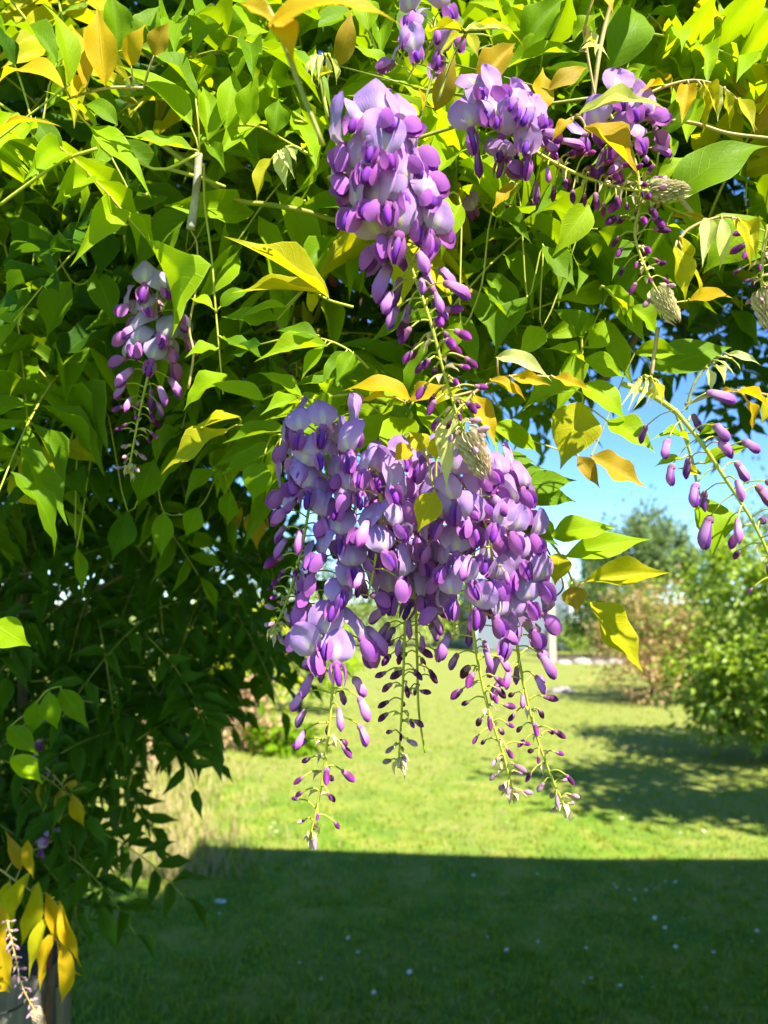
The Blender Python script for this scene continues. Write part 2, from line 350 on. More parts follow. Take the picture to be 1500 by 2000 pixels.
# ------------------------------------------------------------------ ground
def sheet(name, x0, x1, y0, y1, z, mat, nx=2, ny=2):
    v = [(x0 + (x1 - x0) * i / nx, y0 + (y1 - y0) * j / ny, z) for j in range(ny + 1) for i in range(nx + 1)]
    f = [(j * (nx + 1) + i, j * (nx + 1) + i + 1, (j + 1) * (nx + 1) + i + 1, (j + 1) * (nx + 1) + i) for j in range(ny) for i in range(nx)]
    mb = MB(); mb.add(v, f); o = mb.obj(name, [mat]); o['kind'] = 'structure'; return o
sheet('lawn', -1500, 1500, -100, 2900, 0, 'turf')

def grass_field(name, label, spots, mats, hmin, hmax, wid):
    mb = MB()
    V = []; Fc = []; U = []; Rr = []; Mi = []
    for (x, y, k, mi) in spots:
        for _ in range(k):
            a = random.uniform(0, 6.28); h = random.uniform(hmin, hmax); ln = random.uniform(.2, .9) * h
            bx, by = x + random.gauss(0, .02), y + random.gauss(0, .02); wx, wy = math.cos(a) * wid, math.sin(a) * wid
            dx, dy = -math.sin(a) * ln, math.cos(a) * ln; b = len(V)
            V += [(bx - wx, by - wy, 0), (bx + wx, by + wy, 0), (bx + wx * .6 + dx * .4, by + wy * .6 + dy * .4, h * .7), (bx - wx * .6 + dx * .4, by - wy * .6 + dy * .4, h * .7), (bx + dx, by + dy, h)]
            Fc += [(b, b + 1, b + 2, b + 3), (b + 3, b + 2, b + 4)]; Mi += [mi, mi]
            U += [(.2, .3), (.2, .7), (.6, .6), (.6, .4), (1, .5)]; Rr += [random.random()] * 5
    mb.v = [np.array(V)]; mb.f = Fc; mb.m = Mi; mb.uv = [np.array(U)]; mb.r = [np.array(Rr)]; mb.n = len(V)
    return tag(mb.obj(name, mats), label, 'grass', kind='stuff')
spots = []
for _ in range(24000):
    y = 2.4 + 9.6 * random.random() ** 1.7; hw = y * .56 + .3; x = random.uniform(-hw, hw)
    pn = math.sin(x * 2.1 + 1.3 * math.sin(y * 1.7)) + math.sin(y * 2.9 + x)
    spots.append((x, y, 3, 1 if random.random() < (.10 + .07 * pn) * min(1.6, max(.25, (y - 3) / 3)) else 0))  # straw blades increase with distance, following the sunlit lawn's yellower tone
grass_field('grass', 'short mown grass blades with straw tinges covering the lawn', spots, ['grass_blade', 'grass_dry'], .012, .036, .0036)
spots = []
for _ in range(1800):
    q = ground_at(random.gauss(380, 70), random.uniform(1470, 1720))
    spots.append((q.x - .25 + random.gauss(0, .2), q.y, 3, 1 if random.random() < .75 else 0))
grass_field('dry_grass', 'longer dry straw coloured grass along the border', spots, ['grass_blade', 'grass_dry'], .05, .14, .003)

# ------------------------------------------------------------------ wisteria racemes
def banner_mesh(seed, reflex=1.0, side=1.0, mat='petal_banner'):
    g = np.random.default_rng(seed); nv, nu = 8, 10; v = []; uv = []; f = []
    wp = [(0, .20), (.12, .62), (.26, .88), (.45, 1.0), (.62, .99), (.78, .86), (.90, .60), (1, .26)]
    ph = g.uniform(0, 6.28); tw = g.normal(0, .5)
    for i, (t, w) in enumerate(wp):
        for k in range(nu + 1):
            s = -1 + 2 * k / nu
            y = s * w * 10.2; z = t * 19.5 - 1.3 * (1 - abs(s)) * (t > .95) - 1.2 * t * s * s
            x = 2.5 * math.sin(min(1, t * 3) * math.pi / 2) - reflex * 8 * t * t - side * 3.4 * s * s * (0.3 + t) + 1.0 * (1 - abs(s)) ** 2 * t
            x += 1.1 * math.sin(3.4 * s + 4 * t + ph) * t + tw * s * t + .7 * math.sin(11 * s + ph * 2) * t ** 2 * abs(s) + .35 * math.sin(13 * t + 3 * s + ph) - 1.5 * max(0, 1 - abs(s) * 2.2) * min(1, t * 2)
            v.append((x, y, z)); uv.append((t, .5 + .5 * s))
    for i in range(len(wp) - 1):
        for k in range(nu):
            a = i * (nu + 1) + k; f.append((a, a + 1, a + nu + 2, a + nu + 1))
    mb = MB(); mb.add(np.array(v) * .001, f, uv); return mb.mesh('banner_petal', [mat])
BANNER = [banner_mesh(1, .6, .8), banner_mesh(2, .3, .5), banner_mesh(3, .9, 1.3), banner_mesh(4, .1, 1.9), banner_mesh(5, 1.2, .5), banner_mesh(8, .4, -.3)]
SHADE_FADED = [banner_mesh(6, 1.3, 1.6, 'petal_shade_faded'), banner_mesh(7, .6, 2.4, 'petal_shade_faded')]
WPROF = np.array([(0, .18), (.12, .30), (.28, .72), (.45, .98), (.62, 1.0), (.78, .86), (.9, .56), (1, .12)])
def wing_mesh(sgn):
    v, f, uv = leaf_geo(0, 0, 0, 0, 40, 4, WPROF)
    o = []
    for (t, y, z) in v:
        X = t * 15; Z = y * 9 - t * t * 3.0 + 0.6; Y = 1.0 + 3.2 * math.sin(math.pi * min(1, t * 1.05)) * (1 - (y * 1.5) ** 2 * .8)
        o.append((X, sgn * Y, Z))
    mb = MB(); mb.add(np.array(o) * .001, f, uv); return mb.mesh('wing_petal', ['petal_wing'])
WING = {1: wing_mesh(1), -1: wing_mesh(-1)}
def lathe(mb, prof, sides=8, ry=1.0, rz=1.0, bend=0.0, mi=0, seam=0.0, u0=0, u1=1):
    v = []; uv = []; f = []; n_ = len(prof); x1 = prof[-1][0]
    for i, (x, r) in enumerate(prof):
        for k in range(sides):
            a = 2 * math.pi * k / sides; c_, s_ = math.cos(a), math.sin(a)
            rr = r * (1 + seam * (s_ > .9) - seam * (s_ < -.9) * .6)
            v.append((x, rr * ry * c_, rr * rz * s_ + bend * (x / x1) ** 2)); uv.append((u0 + (u1 - u0) * i / (n_ - 1), k / sides))
    for i in range(n_ - 1):
        for k in range(sides):
            k2 = (k + 1) % sides; f.append((i * sides + k, i * sides + k2, (i + 1) * sides + k2, (i + 1) * sides + k))
    f.append(tuple(range(sides))[::-1]); f.append(tuple((n_ - 1) * sides + k for k in range(sides)))
    mb.add(np.array(v) * .001, f, uv, mi)
def keel_mesh():
    mb = MB(); lathe(mb, [(0, .6), (2, 1.6), (5, 2.6), (8.5, 3.1), (11, 2.8), (13, 1.9), (14, .5)], 8, .7, 1.15, -2.2, 0, .1)
    return mb.mesh('keel_petal', ['petal_keel'])
KEEL = keel_mesh()
def half_mesh(seed, L=19, fat=1.0):
    g = np.random.default_rng(seed); mb = MB(); b = g.uniform(-3.6, -.4)
    lathe(mb, [(0, .5), (.6, 1.5), (1.8, 2.2), (3.4, 2.5), (4.2, 2.3)], 8, .85, 1.1, 0, 1)
    P = [(2.6, 2.3), (5, 2.6), (8, 2.9 * fat), (11, 3.4 * fat), (13.4, 3.5 * fat), (15.8, 3.0 * fat), (17.9, 1.6 * fat), (19, .3)]
    k = L / 19
    lathe(mb, [(x * k * (.97 if i > 5 else 1), r * .93) for i, (x, r) in enumerate(P)], 9, .66, .95, b - .5, 2, .10)
    v = []; uv = []; f = []; na = 10                     # the banner petal folded over the rest, its edges meeting below
    open_ = g.uniform(1.95, 2.6)
    for i, (x, r) in enumerate(P):
        for j in range(na + 1):
            s = -1 + 2 * j / na; an = s * open_ * (1 - .25 * (x / 19) ** 2); fl = 1.0 + .16 * abs(s) ** 4 * (x / 19)
            rr = r * 1.04 * (1.06 if abs(s) < .05 else 1)
            v.append((x * k - 1.3 * abs(s) ** 2 * (x / 19), rr * .78 * fl * math.sin(an), rr * 1.06 * math.cos(an) + b * (x * k / L) ** 2 + .25)); uv.append((i / (len(P) - 1), j / na))
    for i in range(len(P) - 1):
        for j in range(na): q = i * (na + 1) + j; f.append((q, q + 1, q + na + 2, q + na + 1))
    mb.add(np.array(v) * .001, f, uv, 0)
    return mb.mesh('flower_bud', ['petal_half', 'calyx', 'petal_keel'])
HALF = [half_mesh(1), half_mesh(2, 21, 1.05), half_mesh(3, 17, .9), half_mesh(4, 15, .85)]
def bud_mesh(seed, L, r, pale=False):
    g = np.random.default_rng(seed); mb = MB()
    lathe(mb, [(0, .4), (.5, 1.25 * r / 2.3), (1.8, 1.7 * r / 2.3), (3.2, 1.8 * r / 2.3), (3.9, 1.5 * r / 2.3)], 7, 1, 1, 0, 1)
    P = [(2, .62), (.30 * L, .80), (.5 * L, 1.0), (.7 * L, .98), (.85 * L, .7), (.95 * L, .36), (L, .1)]
    lathe(mb, [(x, q * r) for x, q in P], 8, .8, 1.05, g.uniform(-1, 1), 0, .1)
    return mb.mesh('bud', ['petal_bud_pale' if pale else 'petal_bud', 'calyx'])
BUD = [bud_mesh(1, 11.5, 2.4), bud_mesh(2, 10, 2.3), bud_mesh(3, 12.5, 2.6), bud_mesh(4, 9, 2.0)]
PALE = [bud_mesh(5, 8.5, 1.9, True), bud_mesh(6, 7, 1.7, True), bud_mesh(7, 9.5, 2.0, True)]
def calyx_mesh():
    mb = MB(); lathe(mb, [(-2.4, .45), (-1.6, 1.6), (0, 2.5), (1.6, 2.7), (2.2, 2.3)], 8, 1, 1, 0, 0)
    return mb.mesh('flower', ['calyx'])
CALYX = calyx_mesh()
BRACT = leaf_geo(.5, .12, .05, .1, 51, 2, PROF[[0, 2, 3, 5, 7, 9]])
UP = Vector((0, 0, 1))

def raceme(label, pts, depth, n, frac=(.45, .62, .88), scale=1.0, tip='tuft', dd=0.0, spread=1.0, seed=0, shade_faded=0.0, group=None, stem='stem_lime', bare=0.0, start=0.0, thick=1.0, fan=None, bias=.75):
    """one hanging flower cluster: an axis with open flowers at its old end, then closed flowers, then buds and bracts"""
    rd = random.Random(seed * 17 + 3)
    P3 = [at(x, y, depth + dd * i / max(1, len(pts) - 1) + (0 if fan is None else fan[i])) for i, (x, y) in enumerate(pts)]
    root = tag(empty('wisteria_flower_cluster', P3[0]), label, 'flower cluster', group or 'wisteria flower clusters')
    O = P3[0]
    path = smooth_path([q - O for q in P3], 8)
    st = MB(); tube(st, path, .0014 * scale * thick, .0007 * scale * thick, 6)
    cum = [0]
    for a, b in zip(path, path[1:]): cum.append(cum[-1] + (b - a).length)
    T = cum[-1]
    def sample(s):
        d = s * T
        for i in range(len(path) - 1):
            if d <= cum[i + 1] or i == len(path) - 2:
                k = (d - cum[i]) / max(1e-9, cum[i + 1] - cum[i]); return path[i].lerp(path[i + 1], k), (path[i + 1] - path[i]).normalized()
    az = rd.uniform(0, 6.28)
    bm_ = MB()
    for i in range(n):
        s = start + (1 - start) * (i + rd.uniform(-.25, .25)) / n
        s = min(max(s, 0), .99)
        if bare and s > bare: break
        q, t = sample(s); az += 2.39996 + rd.uniform(-.35, .35)
        a = t.cross(Vector((0, 1, .1))); a.normalize(); b = t.cross(a)
        rad = (a * math.cos(az) + b * math.sin(az)).normalized()
        a_, b_, c_ = frac
        if s < a_: kind = 'open'
        elif s < b_: kind = 'half'
        elif s < c_: kind = 'bud'
        else: kind = 'pale'
        if kind == 'open' and rd.random() < .12: kind = 'half'
        if kind == 'open': rad = (rad + Vector((.12, -bias, 0))).normalized()
        pl = {'open': .017, 'half': .015, 'bud': .011, 'pale': .006}[kind] * rd.uniform(.75, 1.25) * scale * spread
        out = (rad + UP * rd.uniform(-.15, .3) + t * .15).normalized()
        e = q + out * pl
        k = (e - q).length
        tube(st, smooth_path([q, q + out * pl * .5 + UP * .002 * scale, e], 3), .00055 * scale, .0005 * scale, 4)
        if kind in ('bud', 'pale') and rd.random() < .45:
            mt = leaf_matrix(q, q + (out + Vector((rd.gauss(0, .4), rd.gauss(0, .4), -.3))).normalized() * rd.uniform(.005, .010) * scale, .0035 * scale, UP)
            bm_.add(xf(mt, BRACT[0]), BRACT[1], BRACT[2])
        if kind == 'open':
            fwd = Vector((out.x, out.y, out.z * .4 + rd.uniform(-.30, .15))).normalized()
            up = (UP + Vector((rd.gauss(0, .22), rd.gauss(0, .22), 0))).normalized()
            sc = scale * rd.uniform(.88, 1.1)
            mt = frame(fwd, up, sc, sc, sc, e)
            fl = link('flower', CALYX, mt, root)
            fd = rd.random() < shade_faded
            bn = rd.choice(SHADE_FADED) if fd else rd.choice(BANNER)
            tl = rd.uniform(-.25, .3)
            link('banner_petal', bn, Matrix.Translation((.0012, 0, .001)) @ Euler((rd.gauss(0, .15), tl, rd.gauss(0, .25))).to_matrix().to_4x4() @ Matrix.Diagonal((1, rd.uniform(.8, 1.08), rd.uniform(.85, 1.1), 1)), fl)
            dn = rd.uniform(.35, 1.0); op = rd.uniform(0, .22)
            for sg in (1, -1):
                link('wing_petal', WING[sg], Euler((0, dn + rd.gauss(0, .08), sg * op)).to_matrix().to_4x4(), fl)
            link('keel_petal', KEEL, Euler((0, dn + .1, 0)).to_matrix().to_4x4(), fl)
        else:
            drop = {'half': -1.0, 'bud': -.35, 'pale': -.15}[kind] + rd.uniform(-.35, .3)
            if kind == 'half' and s < a_ + .05: drop += .3
            fwd = (out + UP * drop + t * .25).normalized()
            me = rd.choice({'half': HALF, 'bud': BUD, 'pale': PALE}[kind])
            g_ = {'half': rd.uniform(.85, 1.05) * (1.05 - .38 * min(1, max(0, (s - a_) / max(.01, b_ - a_)))) if b_ - a_ < .5 else rd.uniform(.75, 1.05), 'bud': rd.uniform(.7, 1.1) * (1.15 - .5 * (s - b_) / max(.01, c_ - b_)), 'pale': rd.uniform(.65, 1.0)}[kind] * scale
            link('flower_bud' if kind == 'half' else 'bud', me, frame(fwd, UP + rad * .3, g_, g_, g_, e - fwd * .0005), root)
    st.obj('stem', [stem], root)
    q1, t1 = sample(1.0)
    if tip == 'tuft':
        for k in range(9):
            dv = (t1 + Vector((rd.gauss(0, .6), rd.gauss(0, .6), rd.gauss(0, .4)))).normalized()
            q = q1 - t1 * rd.uniform(0, .008) * scale
            mt = leaf_matrix(q, q + dv * rd.uniform(.006, .010) * scale, .004 * scale, UP); bm_.add(xf(mt, BRACT[0]), BRACT[1], BRACT[2])
    elif tip == 'cone':
        L = .019 * scale
        for k in range(96):
            h = k / 96; q = q1 + t1 * (h - .45) * L; r = .0034 * scale * math.sin(math.pi * min(1, .22 + .78 * (1 - h * .93)) * .62) * (1.1 - .75 * h)
            an = k * 2.4; a = t1.cross(Vector((0, 1, .1))).normalized(); b = t1.cross(a); rad = a * math.cos(an) + b * math.sin(an)
            q = q + rad * r
            mt = leaf_matrix(q - t1 * .004 * scale, q + (t1 * .85 + rad * .3).normalized() * rd.uniform(.005, .0075) * scale, .0026 * scale, rad)
            bm_.add(xf(mt, BRACT[0]), BRACT[1], BRACT[2])
    if bm_.n: bm_.obj('bract_scales', ['bract_tan'], root)['kind'] = 'stuff'
    return root

raceme('large drooping cluster with wide lavender petals above and a tan cone at its tip',
       [(700, 270), (748, 370), (795, 500), (838, 620), (868, 730), (900, 830), (925, 880)], .405, 76, (.38, .55, .90), 1.12, 'cone', .01, seed=1, bias=.9, thick=.8)
raceme('cluster slanting sideways with dark maroon buds crowded toward a tan pointed tip',
       [(905, 235), (985, 255), (1060, 305), (1140, 345), (1230, 370), (1300, 372)], .45, 56, (.36, .45, .93), .98, 'cone', 0, seed=2, spread=.9)
raceme('cluster with lilac flowers on top, maroon buds below and a round tan head',
       [(1185, 215), (1235, 300), (1250, 390), (1240, 460), (1268, 540), (1298, 590)], .46, 46, (.24, .34, .90), .95, 'cone', 0, seed=3, spread=.95)
raceme('row of plump closed purple buds on a pale yellow stem against the open sky',
       [(1318, 800), (1372, 868), (1420, 940), (1468, 1015), (1500, 1080), (1525, 1150)], .42, 30, (0, .62, .95), .95, 'tuft', 0, seed=4, thick=1.0, spread=1.3)
raceme('short bunch of brown buds ending in a pale hairy bract head',
       [(1500, 440), (1490, 500), (1488, 560), (1495, 600)], .46, 22, (0, 0, .70), .95, 'cone', 0, seed=5)
raceme('shaded cluster of greyish lilac flowers with a cream stem beside a thin dry twig',
       [(300, 575), (308, 660), (290, 730), (272, 810), (250, 925)], .60, 40, (.44, .60, .80), 1.05, 'tuft', 0, seed=6, shade_faded=.55, spread=1.1)
GA = 'wisteria flowers hanging in the big bunch'
raceme('cluster of the big bunch with magenta buds bending to the dark foliage side',
       [(628, 830), (612, 900), (602, 1000), (585, 1090), (558, 1180), (528, 1240)], .48, 46, (.46, .60, .84), 1.0, 'tuft', 0, seed=7, group=GA)
raceme('longest cluster of the big bunch, reaching lowest over the sunlit lawn',
       [(720, 905), (690, 1010), (665, 1130), (655, 1260), (645, 1400), (628, 1530), (605, 1638)], .47, 62, (.53, .70, .94), 1.03, 'tuft', 0, seed=8, group=GA, spread=1.1)
raceme('slim cluster of the big bunch with evenly spaced dark buds on a straight yellow stem',
       [(775, 890), (785, 1000), (792, 1120), (790, 1250), (785, 1380), (778, 1500)], .50, 54, (.47, .58, .90), 1.0, 'tuft', 0, seed=9, group=GA)
raceme('cluster of the big bunch whose lime stem ends bare without buds',
       [(800, 930), (812, 1050), (812, 1180), (815, 1300), (818, 1390), (830, 1470)], .515, 44, (.48, .60, .95), .98, 'none', 0, seed=10, group=GA, bare=.78)
raceme('cluster of the big bunch with a curved tip of cream and pink buds',
       [(870, 900), (890, 1000), (908, 1110), (925, 1240), (950, 1370), (985, 1480), (1003, 1560)], .465, 60, (.45, .60, .86), 1.0, 'tuft', 0, seed=11, group=GA, spread=1.1)
raceme('outer cluster of the big bunch with pink buds ending nearest the shrub shadow',
       [(955, 930), (985, 1030), (1005, 1140), (1010, 1260), (1035, 1390), (1070, 1500), (1110, 1590)], .49, 61, (.49, .64, .88), 1.0, 'tuft', 0, seed=12, group=GA)
raceme('short side cluster of open lavender flowers filling the middle of the big bunch',
       [(735, 920), (745, 1000), (735, 1080), (720, 1160)], .45, 15, (.8, .97, 1), 1.0, 'none', 0, seed=13, group=GA)
raceme('short cluster of open lavender flowers under the tan bract cone',
       [(900, 935), (935, 990), (955, 1050), (965, 1120)], .45, 12, (.7, .95, 1), 1.0, 'none', 0, seed=14, group=GA)
raceme('dim grey lilac flowers half hidden behind the yellow leaf',
       [(545, 455), (575, 490), (600, 530), (612, 560)], .78, 14, (.9, 1, 1), 1.0, 'none', 0, seed=15, shade_faded=.9)
raceme('few pale lilac flowers among leaves at the very top of the canopy',
       [(848, 35), (845, 80), (815, 120), (795, 160)], .52, 10, (.95, 1, 1), .95, 'none', 0, seed=16, shade_faded=.3)
raceme('dark purple flowers deep in the shaded foliage above the timber post',
       [(95, 1420), (92, 1450), (85, 1480), (80, 1510)], 1.22, 11, (.4, .9, 1), 1.0, 'none', 0, seed=17, shade_faded=.1)
raceme('small lilac flowers low in the shade above the drooping golden leaves',
       [(105, 1640), (85, 1652), (60, 1664)], 1.2, 6, (.5, .9, 1), .9, 'none', 0, seed=18, shade_faded=.4)
raceme('slender tan bud spike hanging in front of the timber post',
       [(15, 1800), (28, 1860), (45, 1930), (75, 1985)], .80, 40, (0, 0, 0), .8, 'cone', 0, seed=19, stem='stem_tan', spread=.7)
raceme('dusky closed buds far inside the shade by the dense leaves',
       [(45, 640), (40, 700), (52, 760), (58, 820)], 1.0, 24, (.1, .3, .9), 1.1, 'tuft', 0, seed=20, shade_faded=.9)
raceme('tiny dark budded spike behind the green leaves between two large clusters',
       [(575, 620), (572, 660), (578, 700), (580, 735)], .72, 18, (.05, .3, 1), .9, 'none', 0, seed=21)
raceme('short spike of purple buds and a flower below the sideways cluster',
       [(940, 385), (950, 410), (1000, 430), (1045, 440)], .60, 12, (.2, .5, 1), .95, 'none', 0, seed=22)

# ------------------------------------------------------------------ wisteria vine: hand-set leaves, stems, random leaf sprays, deep foliage
vine = tag(empty('wisteria_vine', (-.75, 1.5, 0)), 'leafy wisteria vine with green and golden leaves arching over the garden view', 'vine')
VO = Vector(vine.location)
MKEY = {'g': 'leaf_green', 'l': 'leaf_lime', 'y': 'leaf_yellow', 'o': 'leaf_gold', 'b': 'leaf_bronze', 'p': 'leaf_pale', 'd': 'leaf_shade_dark'}
def hand_spray(depth, rach, leaves, stemmat='stem_lime', r=.0011):
    """one compound leaf: a stalk and its leaflets, each given by the ends of its midrib and its width"""
    O = at(leaves[0][0], leaves[0][1], depth)
    mb = MB()
    if not rach:
        bs = sorted((lf[0], lf[1]) for lf in leaves); rach = [(bs[0][0] - 8, bs[0][1] + 6)] + bs
        tube(mb, smooth_path([at(x, y, depth + .012) - O for x, y in rach], 4), r * .8, r * .5, 5)
    else: tube(mb, smooth_path([at(x, y, depth + .006) - O for x, y in rach], 4), r, r * .6, 5)
    L3 = []
    for lf in leaves:
        x0, y0, x1, y1, w, mk = lf[:6]; roll = lf[6] if len(lf) > 6 else random.uniform(-.5, .5); tilt = lf[7] if len(lf) > 7 else random.uniform(-.012, .022)
        b = at(x0, y0, depth + random.uniform(-.004, .004)) - O; t = at(x1, y1, depth - tilt) - O
        L3.append((b, t, w / F * depth, mk, roll))
        near = min(smooth_path([at(x, y, depth + .006) - O for x, y in rach], 4), key=lambda q: (q - b).length)
        tube(mb, [near, near.lerp(b, .5) + Vector((0, 0, .001)), b + (t - b) * .03], .0008, .0006, 4)
    part = mb.obj('leaf_spray', [stemmat], vine, O - VO)
    for b, t, w, mk, roll in L3:
        x = (t - b).normalized()
        nh = Vector((.25, -1, .55)).normalized(); nh = Quaternion(x, roll) @ nh
        k = random.randrange(len(LEAFME)); sg = random.choice((1, 1, -1))
        ww = w * .95 / max(.6, math.cos(roll * .8))
        link('leaflet', LEAFME[k], frame(x, nh, (t - b).length, ww * sg, (t - b).length * random.uniform(.7, 1.2), b), part, MKEY[mk])
    return part
HS = hand_spray
HS(.47, [(280, 172), (210, 172), (150, 188), (130, 195)], [(125, 172, -20, 140, 78, 'o', .1), (205, 168, 190, 8, 64, 'o', 0), (165, 172, 143, 40, 46, 'o', .3), (150, 188, 174, 146, 26, 'o'), (255, 130, 278, 42, 46, 'o', .2), (300, 110, 330, 40, 40, 'b')], 'stem_tan')
HS(.44, None, [(-25, 288, 105, 222, 52, 'o', -.2), (135, 165, 95, -10, 46, 'l', .5)])
HS(.50, [(390, 300), (300, 330), (180, 250), (130, 190)], [(375, 246, 232, 118, 80, 'l', .1), (385, 190, 262, 75, 72, 'g', .2), (378, 292, 235, 250, 48, 'l', .1), (172, 245, 298, 370, 60, 'l', -.1), (190, 245, 88, 172, 34, 'l', .7), (230, 245, 160, 190, 45, 'g')])
HS(.52, [(385, 285), (440, 250), (500, 246), (545, 268), (610, 305)], [(405, 275, 398, 162, 58, 'l', .3), (440, 252, 460, 130, 56, 'l', .2), (478, 246, 505, 140, 52, 'l', -.2), (535, 264, 545, 190, 50, 'g', .1), (410, 285, 440, 330, 34, 'g')])
HS(.56, None, [(435, 98, 447, -10, 80, 'g'), (462, 150, 512, 50, 60, 'l'), (112, 122, 0, 32, 62, 'g'), (228, 102, 214, -25, 62, 'g'), (275, 90, 310, 5, 60, 'g'), (330, 120, 400, 60, 50, 'l'), (30, 130, -20, 40, 60, 'd'), (70, 330, -10, 240, 62, 'g'), (60, 230, 130, 330, 55, 'g')])
HS(.30, [(500, -20), (545, 60), (590, 180), (632, 285)], [(525, 50, 790, 12, 84, 'o', .0, .0), (535, 36, 575, 112, 60, 'o', .2, .0), (470, 8, 548, 52, 46, 'o', .2, .0)], 'stem_green', .0016)
HS(.42, [(640, 230), (625, 150), (618, 120), (640, 105)], [(618, 112, 595, 150, 12, 'p'), (622, 108, 608, 158, 13, 'p'), (630, 106, 622, 160, 13, 'p'), (636, 108, 640, 165, 14, 'p'), (645, 112, 658, 168, 14, 'p'), (650, 140, 610, 158, 16, 'y')])
HS(.45, [(600, 300), (570, 285), (545, 300)], [(530, 310, 500, 396, 30, 'y', .4), (540, 302, 559, 366, 26, 'p', .3), (550, 294, 573, 342, 20, 'p'), (560, 288, 582, 320, 16, 'p'), (590, 290, 604, 275, 14, 'y')])
HS(.62, None, [(362, 412, 242, 526, 88, 'g', .1), (365, 492, 315, 642, 78, 'g', .2), (185, 532, 225, 636, 60, 'g', .1), (140, 550, 90, 662, 78, 'g', 0), (80, 440, 105, 560, 52, 'g'), (205, 440, 195, 545, 58, 'd'), (60, 560, -10, 690, 60, 'l'), (250, 440, 290, 560, 55, 'd'), (420, 400, 480, 510, 60, 'g')])
HS(.50, [(690, 600), (640, 585), (600, 560)], [(642, 582, 437, 458, 70, 'y', .2), (625, 572, 450, 570, 46, 'y', .3), (600, 575, 615, 612, 40, 'y'), (560, 600, 465, 618, 40, 'l', .3), (545, 625, 430, 610, 50, 'g')])
HS(.55, [(720, 720), (690, 690), (650, 668), (600, 655)], [(640, 676, 495, 700, 54, 'l', .2), (510, 672, 438, 690, 56, 'd'), (633, 676, 587, 742, 34, 'l', .4), (676, 686, 625, 756, 44, 'g'), (690, 690, 655, 750, 44, 'g'), (620, 655, 540, 640, 45, 'g')])
HS(.53, [(690, 770), (640, 775), (595, 780), (560, 760)], [(590, 776, 503, 722, 42, 'l', .1), (586, 786, 508, 806, 40, 'l', .2), (610, 780, 621, 834, 44, 'l', .1), (758, 792, 648, 797, 34, 'g', .4), (753, 812, 688, 894, 54, 'l', .1), (770, 790, 806, 850, 44, 'g'), (516, 782, 404, 745, 54, 'l', .1), (640, 770, 650, 735, 30, 'l'), (720, 780, 690, 740, 40, 'l')])
HS(.48, [(940, 760), (880, 775), (800, 782), (790, 790)], [(802, 782, 675, 745, 60, 'o', .1), (800, 782, 868, 746, 46, 'o', .1), (850, 790, 905, 755, 40, 'y'), (760, 775, 700, 780, 30, 'y')], 'stem_tan')
HS(.56, [(600, 840), (550, 850), (470, 830)], [(541, 872, 416, 926, 56, 'g', .1), (562, 842, 430, 866, 44, 'g', .3), (546, 872, 514, 970, 40, 'l', .2), (512, 900, 490, 982, 62, 'g', .1), (446, 838, 306, 914, 60, 'y', .2), (470, 815, 360, 850, 42, 'y', .5), (600, 850, 560, 900, 40, 'g')])
HS(.56, [(398, 320), (400, 400), (413, 500), (420, 590), (428, 680), (436, 770)], [(415, 602, 357, 578, 36, 'l', .2), (426, 682, 360, 694, 40, 'l', .2), (446, 732, 352, 798, 62, 'l', .3), (432, 660, 520, 690, 50, 'g'), (430, 600, 490, 560, 40, 'g'), (410, 520, 352, 545, 36, 'g')], 'stem_lime', .0011)
HS(.52, [(1135, 640), (1138, 720), (1138, 790)], [(1136, 786, 1097, 916, 104, 'y', .0), (1135, 752, 1230, 816, 74, 'l', .1), (1185, 822, 1284, 880, 68, 'l', .2), (1125, 762, 1008, 802, 60, 'l', .2), (1140, 702, 1226, 737, 54, 'l', .3), (1142, 712, 1070, 674, 52, 'l', .2), (1150, 680, 1185, 620, 50, 'l'), (1140, 660, 1080, 600, 55, 'g')])
HS(.60, None, [(1155, 890, 1272, 944, 66, 'b', .1), (1128, 890, 1173, 952, 34, 'b'), (960, 832, 1060, 884, 62, 'l', .1), (905, 800, 985, 870, 55, 'g'), (1275, 722, 1432, 674, 88, 'g', .1), (1240, 690, 1340, 690, 40, 'l', .5)])
HS(.47, [(905, 790), (935, 760), (990, 735), (1060, 735), (1110, 740)], [(968, 698, 1080, 730, 38, 'p', .3), (1000, 738, 1077, 750, 30, 'o', .4), (1080, 737, 1160, 757, 32, 'o', .1), (955, 742, 1032, 778, 30, 'o', .2), (925, 770, 973, 864, 46, 'o', .1)], 'stem_tan')
HS(.43, None, [(885, 800, 866, 955, 40, 'p', .7), (855, 850, 850, 905, 26, 'y', .8), (830, 880, 800, 840, 48, 'y'), (850, 960, 815, 1040, 60, 'y', .2), (800, 870, 770, 900, 40, 'o')])
HS(.50, [(985, 955), (1045, 1025), (1095, 1085), (1125, 1150), (1152, 1178)], [(1075, 1047, 1207, 1024, 60, 'l', .1), (1103, 1088, 1274, 1050, 58, 'l', .1), (1140, 1137, 1312, 1117, 58, 'y', .1), (1152, 1176, 1271, 1310, 92, 'y', .0), (1092, 1080, 1082, 1142, 54, 'y', .5), (1115, 1146, 1128, 1196, 48, 'b', .5), (1045, 1015, 1090, 1056, 32, 'l', .6), (985, 962, 1134, 930, 58, 'g', .2), (990, 975, 1136, 972, 50, 'g', .3), (970, 932, 1064, 912, 54, 'g', .2), (1008, 1012, 1092, 1062, 52, 'g', .4), (965, 905, 1050, 900, 50, 'g')])
HS(.45, [(1318, 800), (1350, 890), (1362, 950), (1370, 972)], [(1370, 972, 1398, 1086, 100, 'l', .0), (1332, 896, 1278, 909, 27, 'l'), (1346, 860, 1272, 852, 28, 'l'), (1365, 850, 1428, 834, 22, 'l'), (1375, 906, 1468, 868, 44, 'l'), (1370, 925, 1325, 912, 22, 'y')])
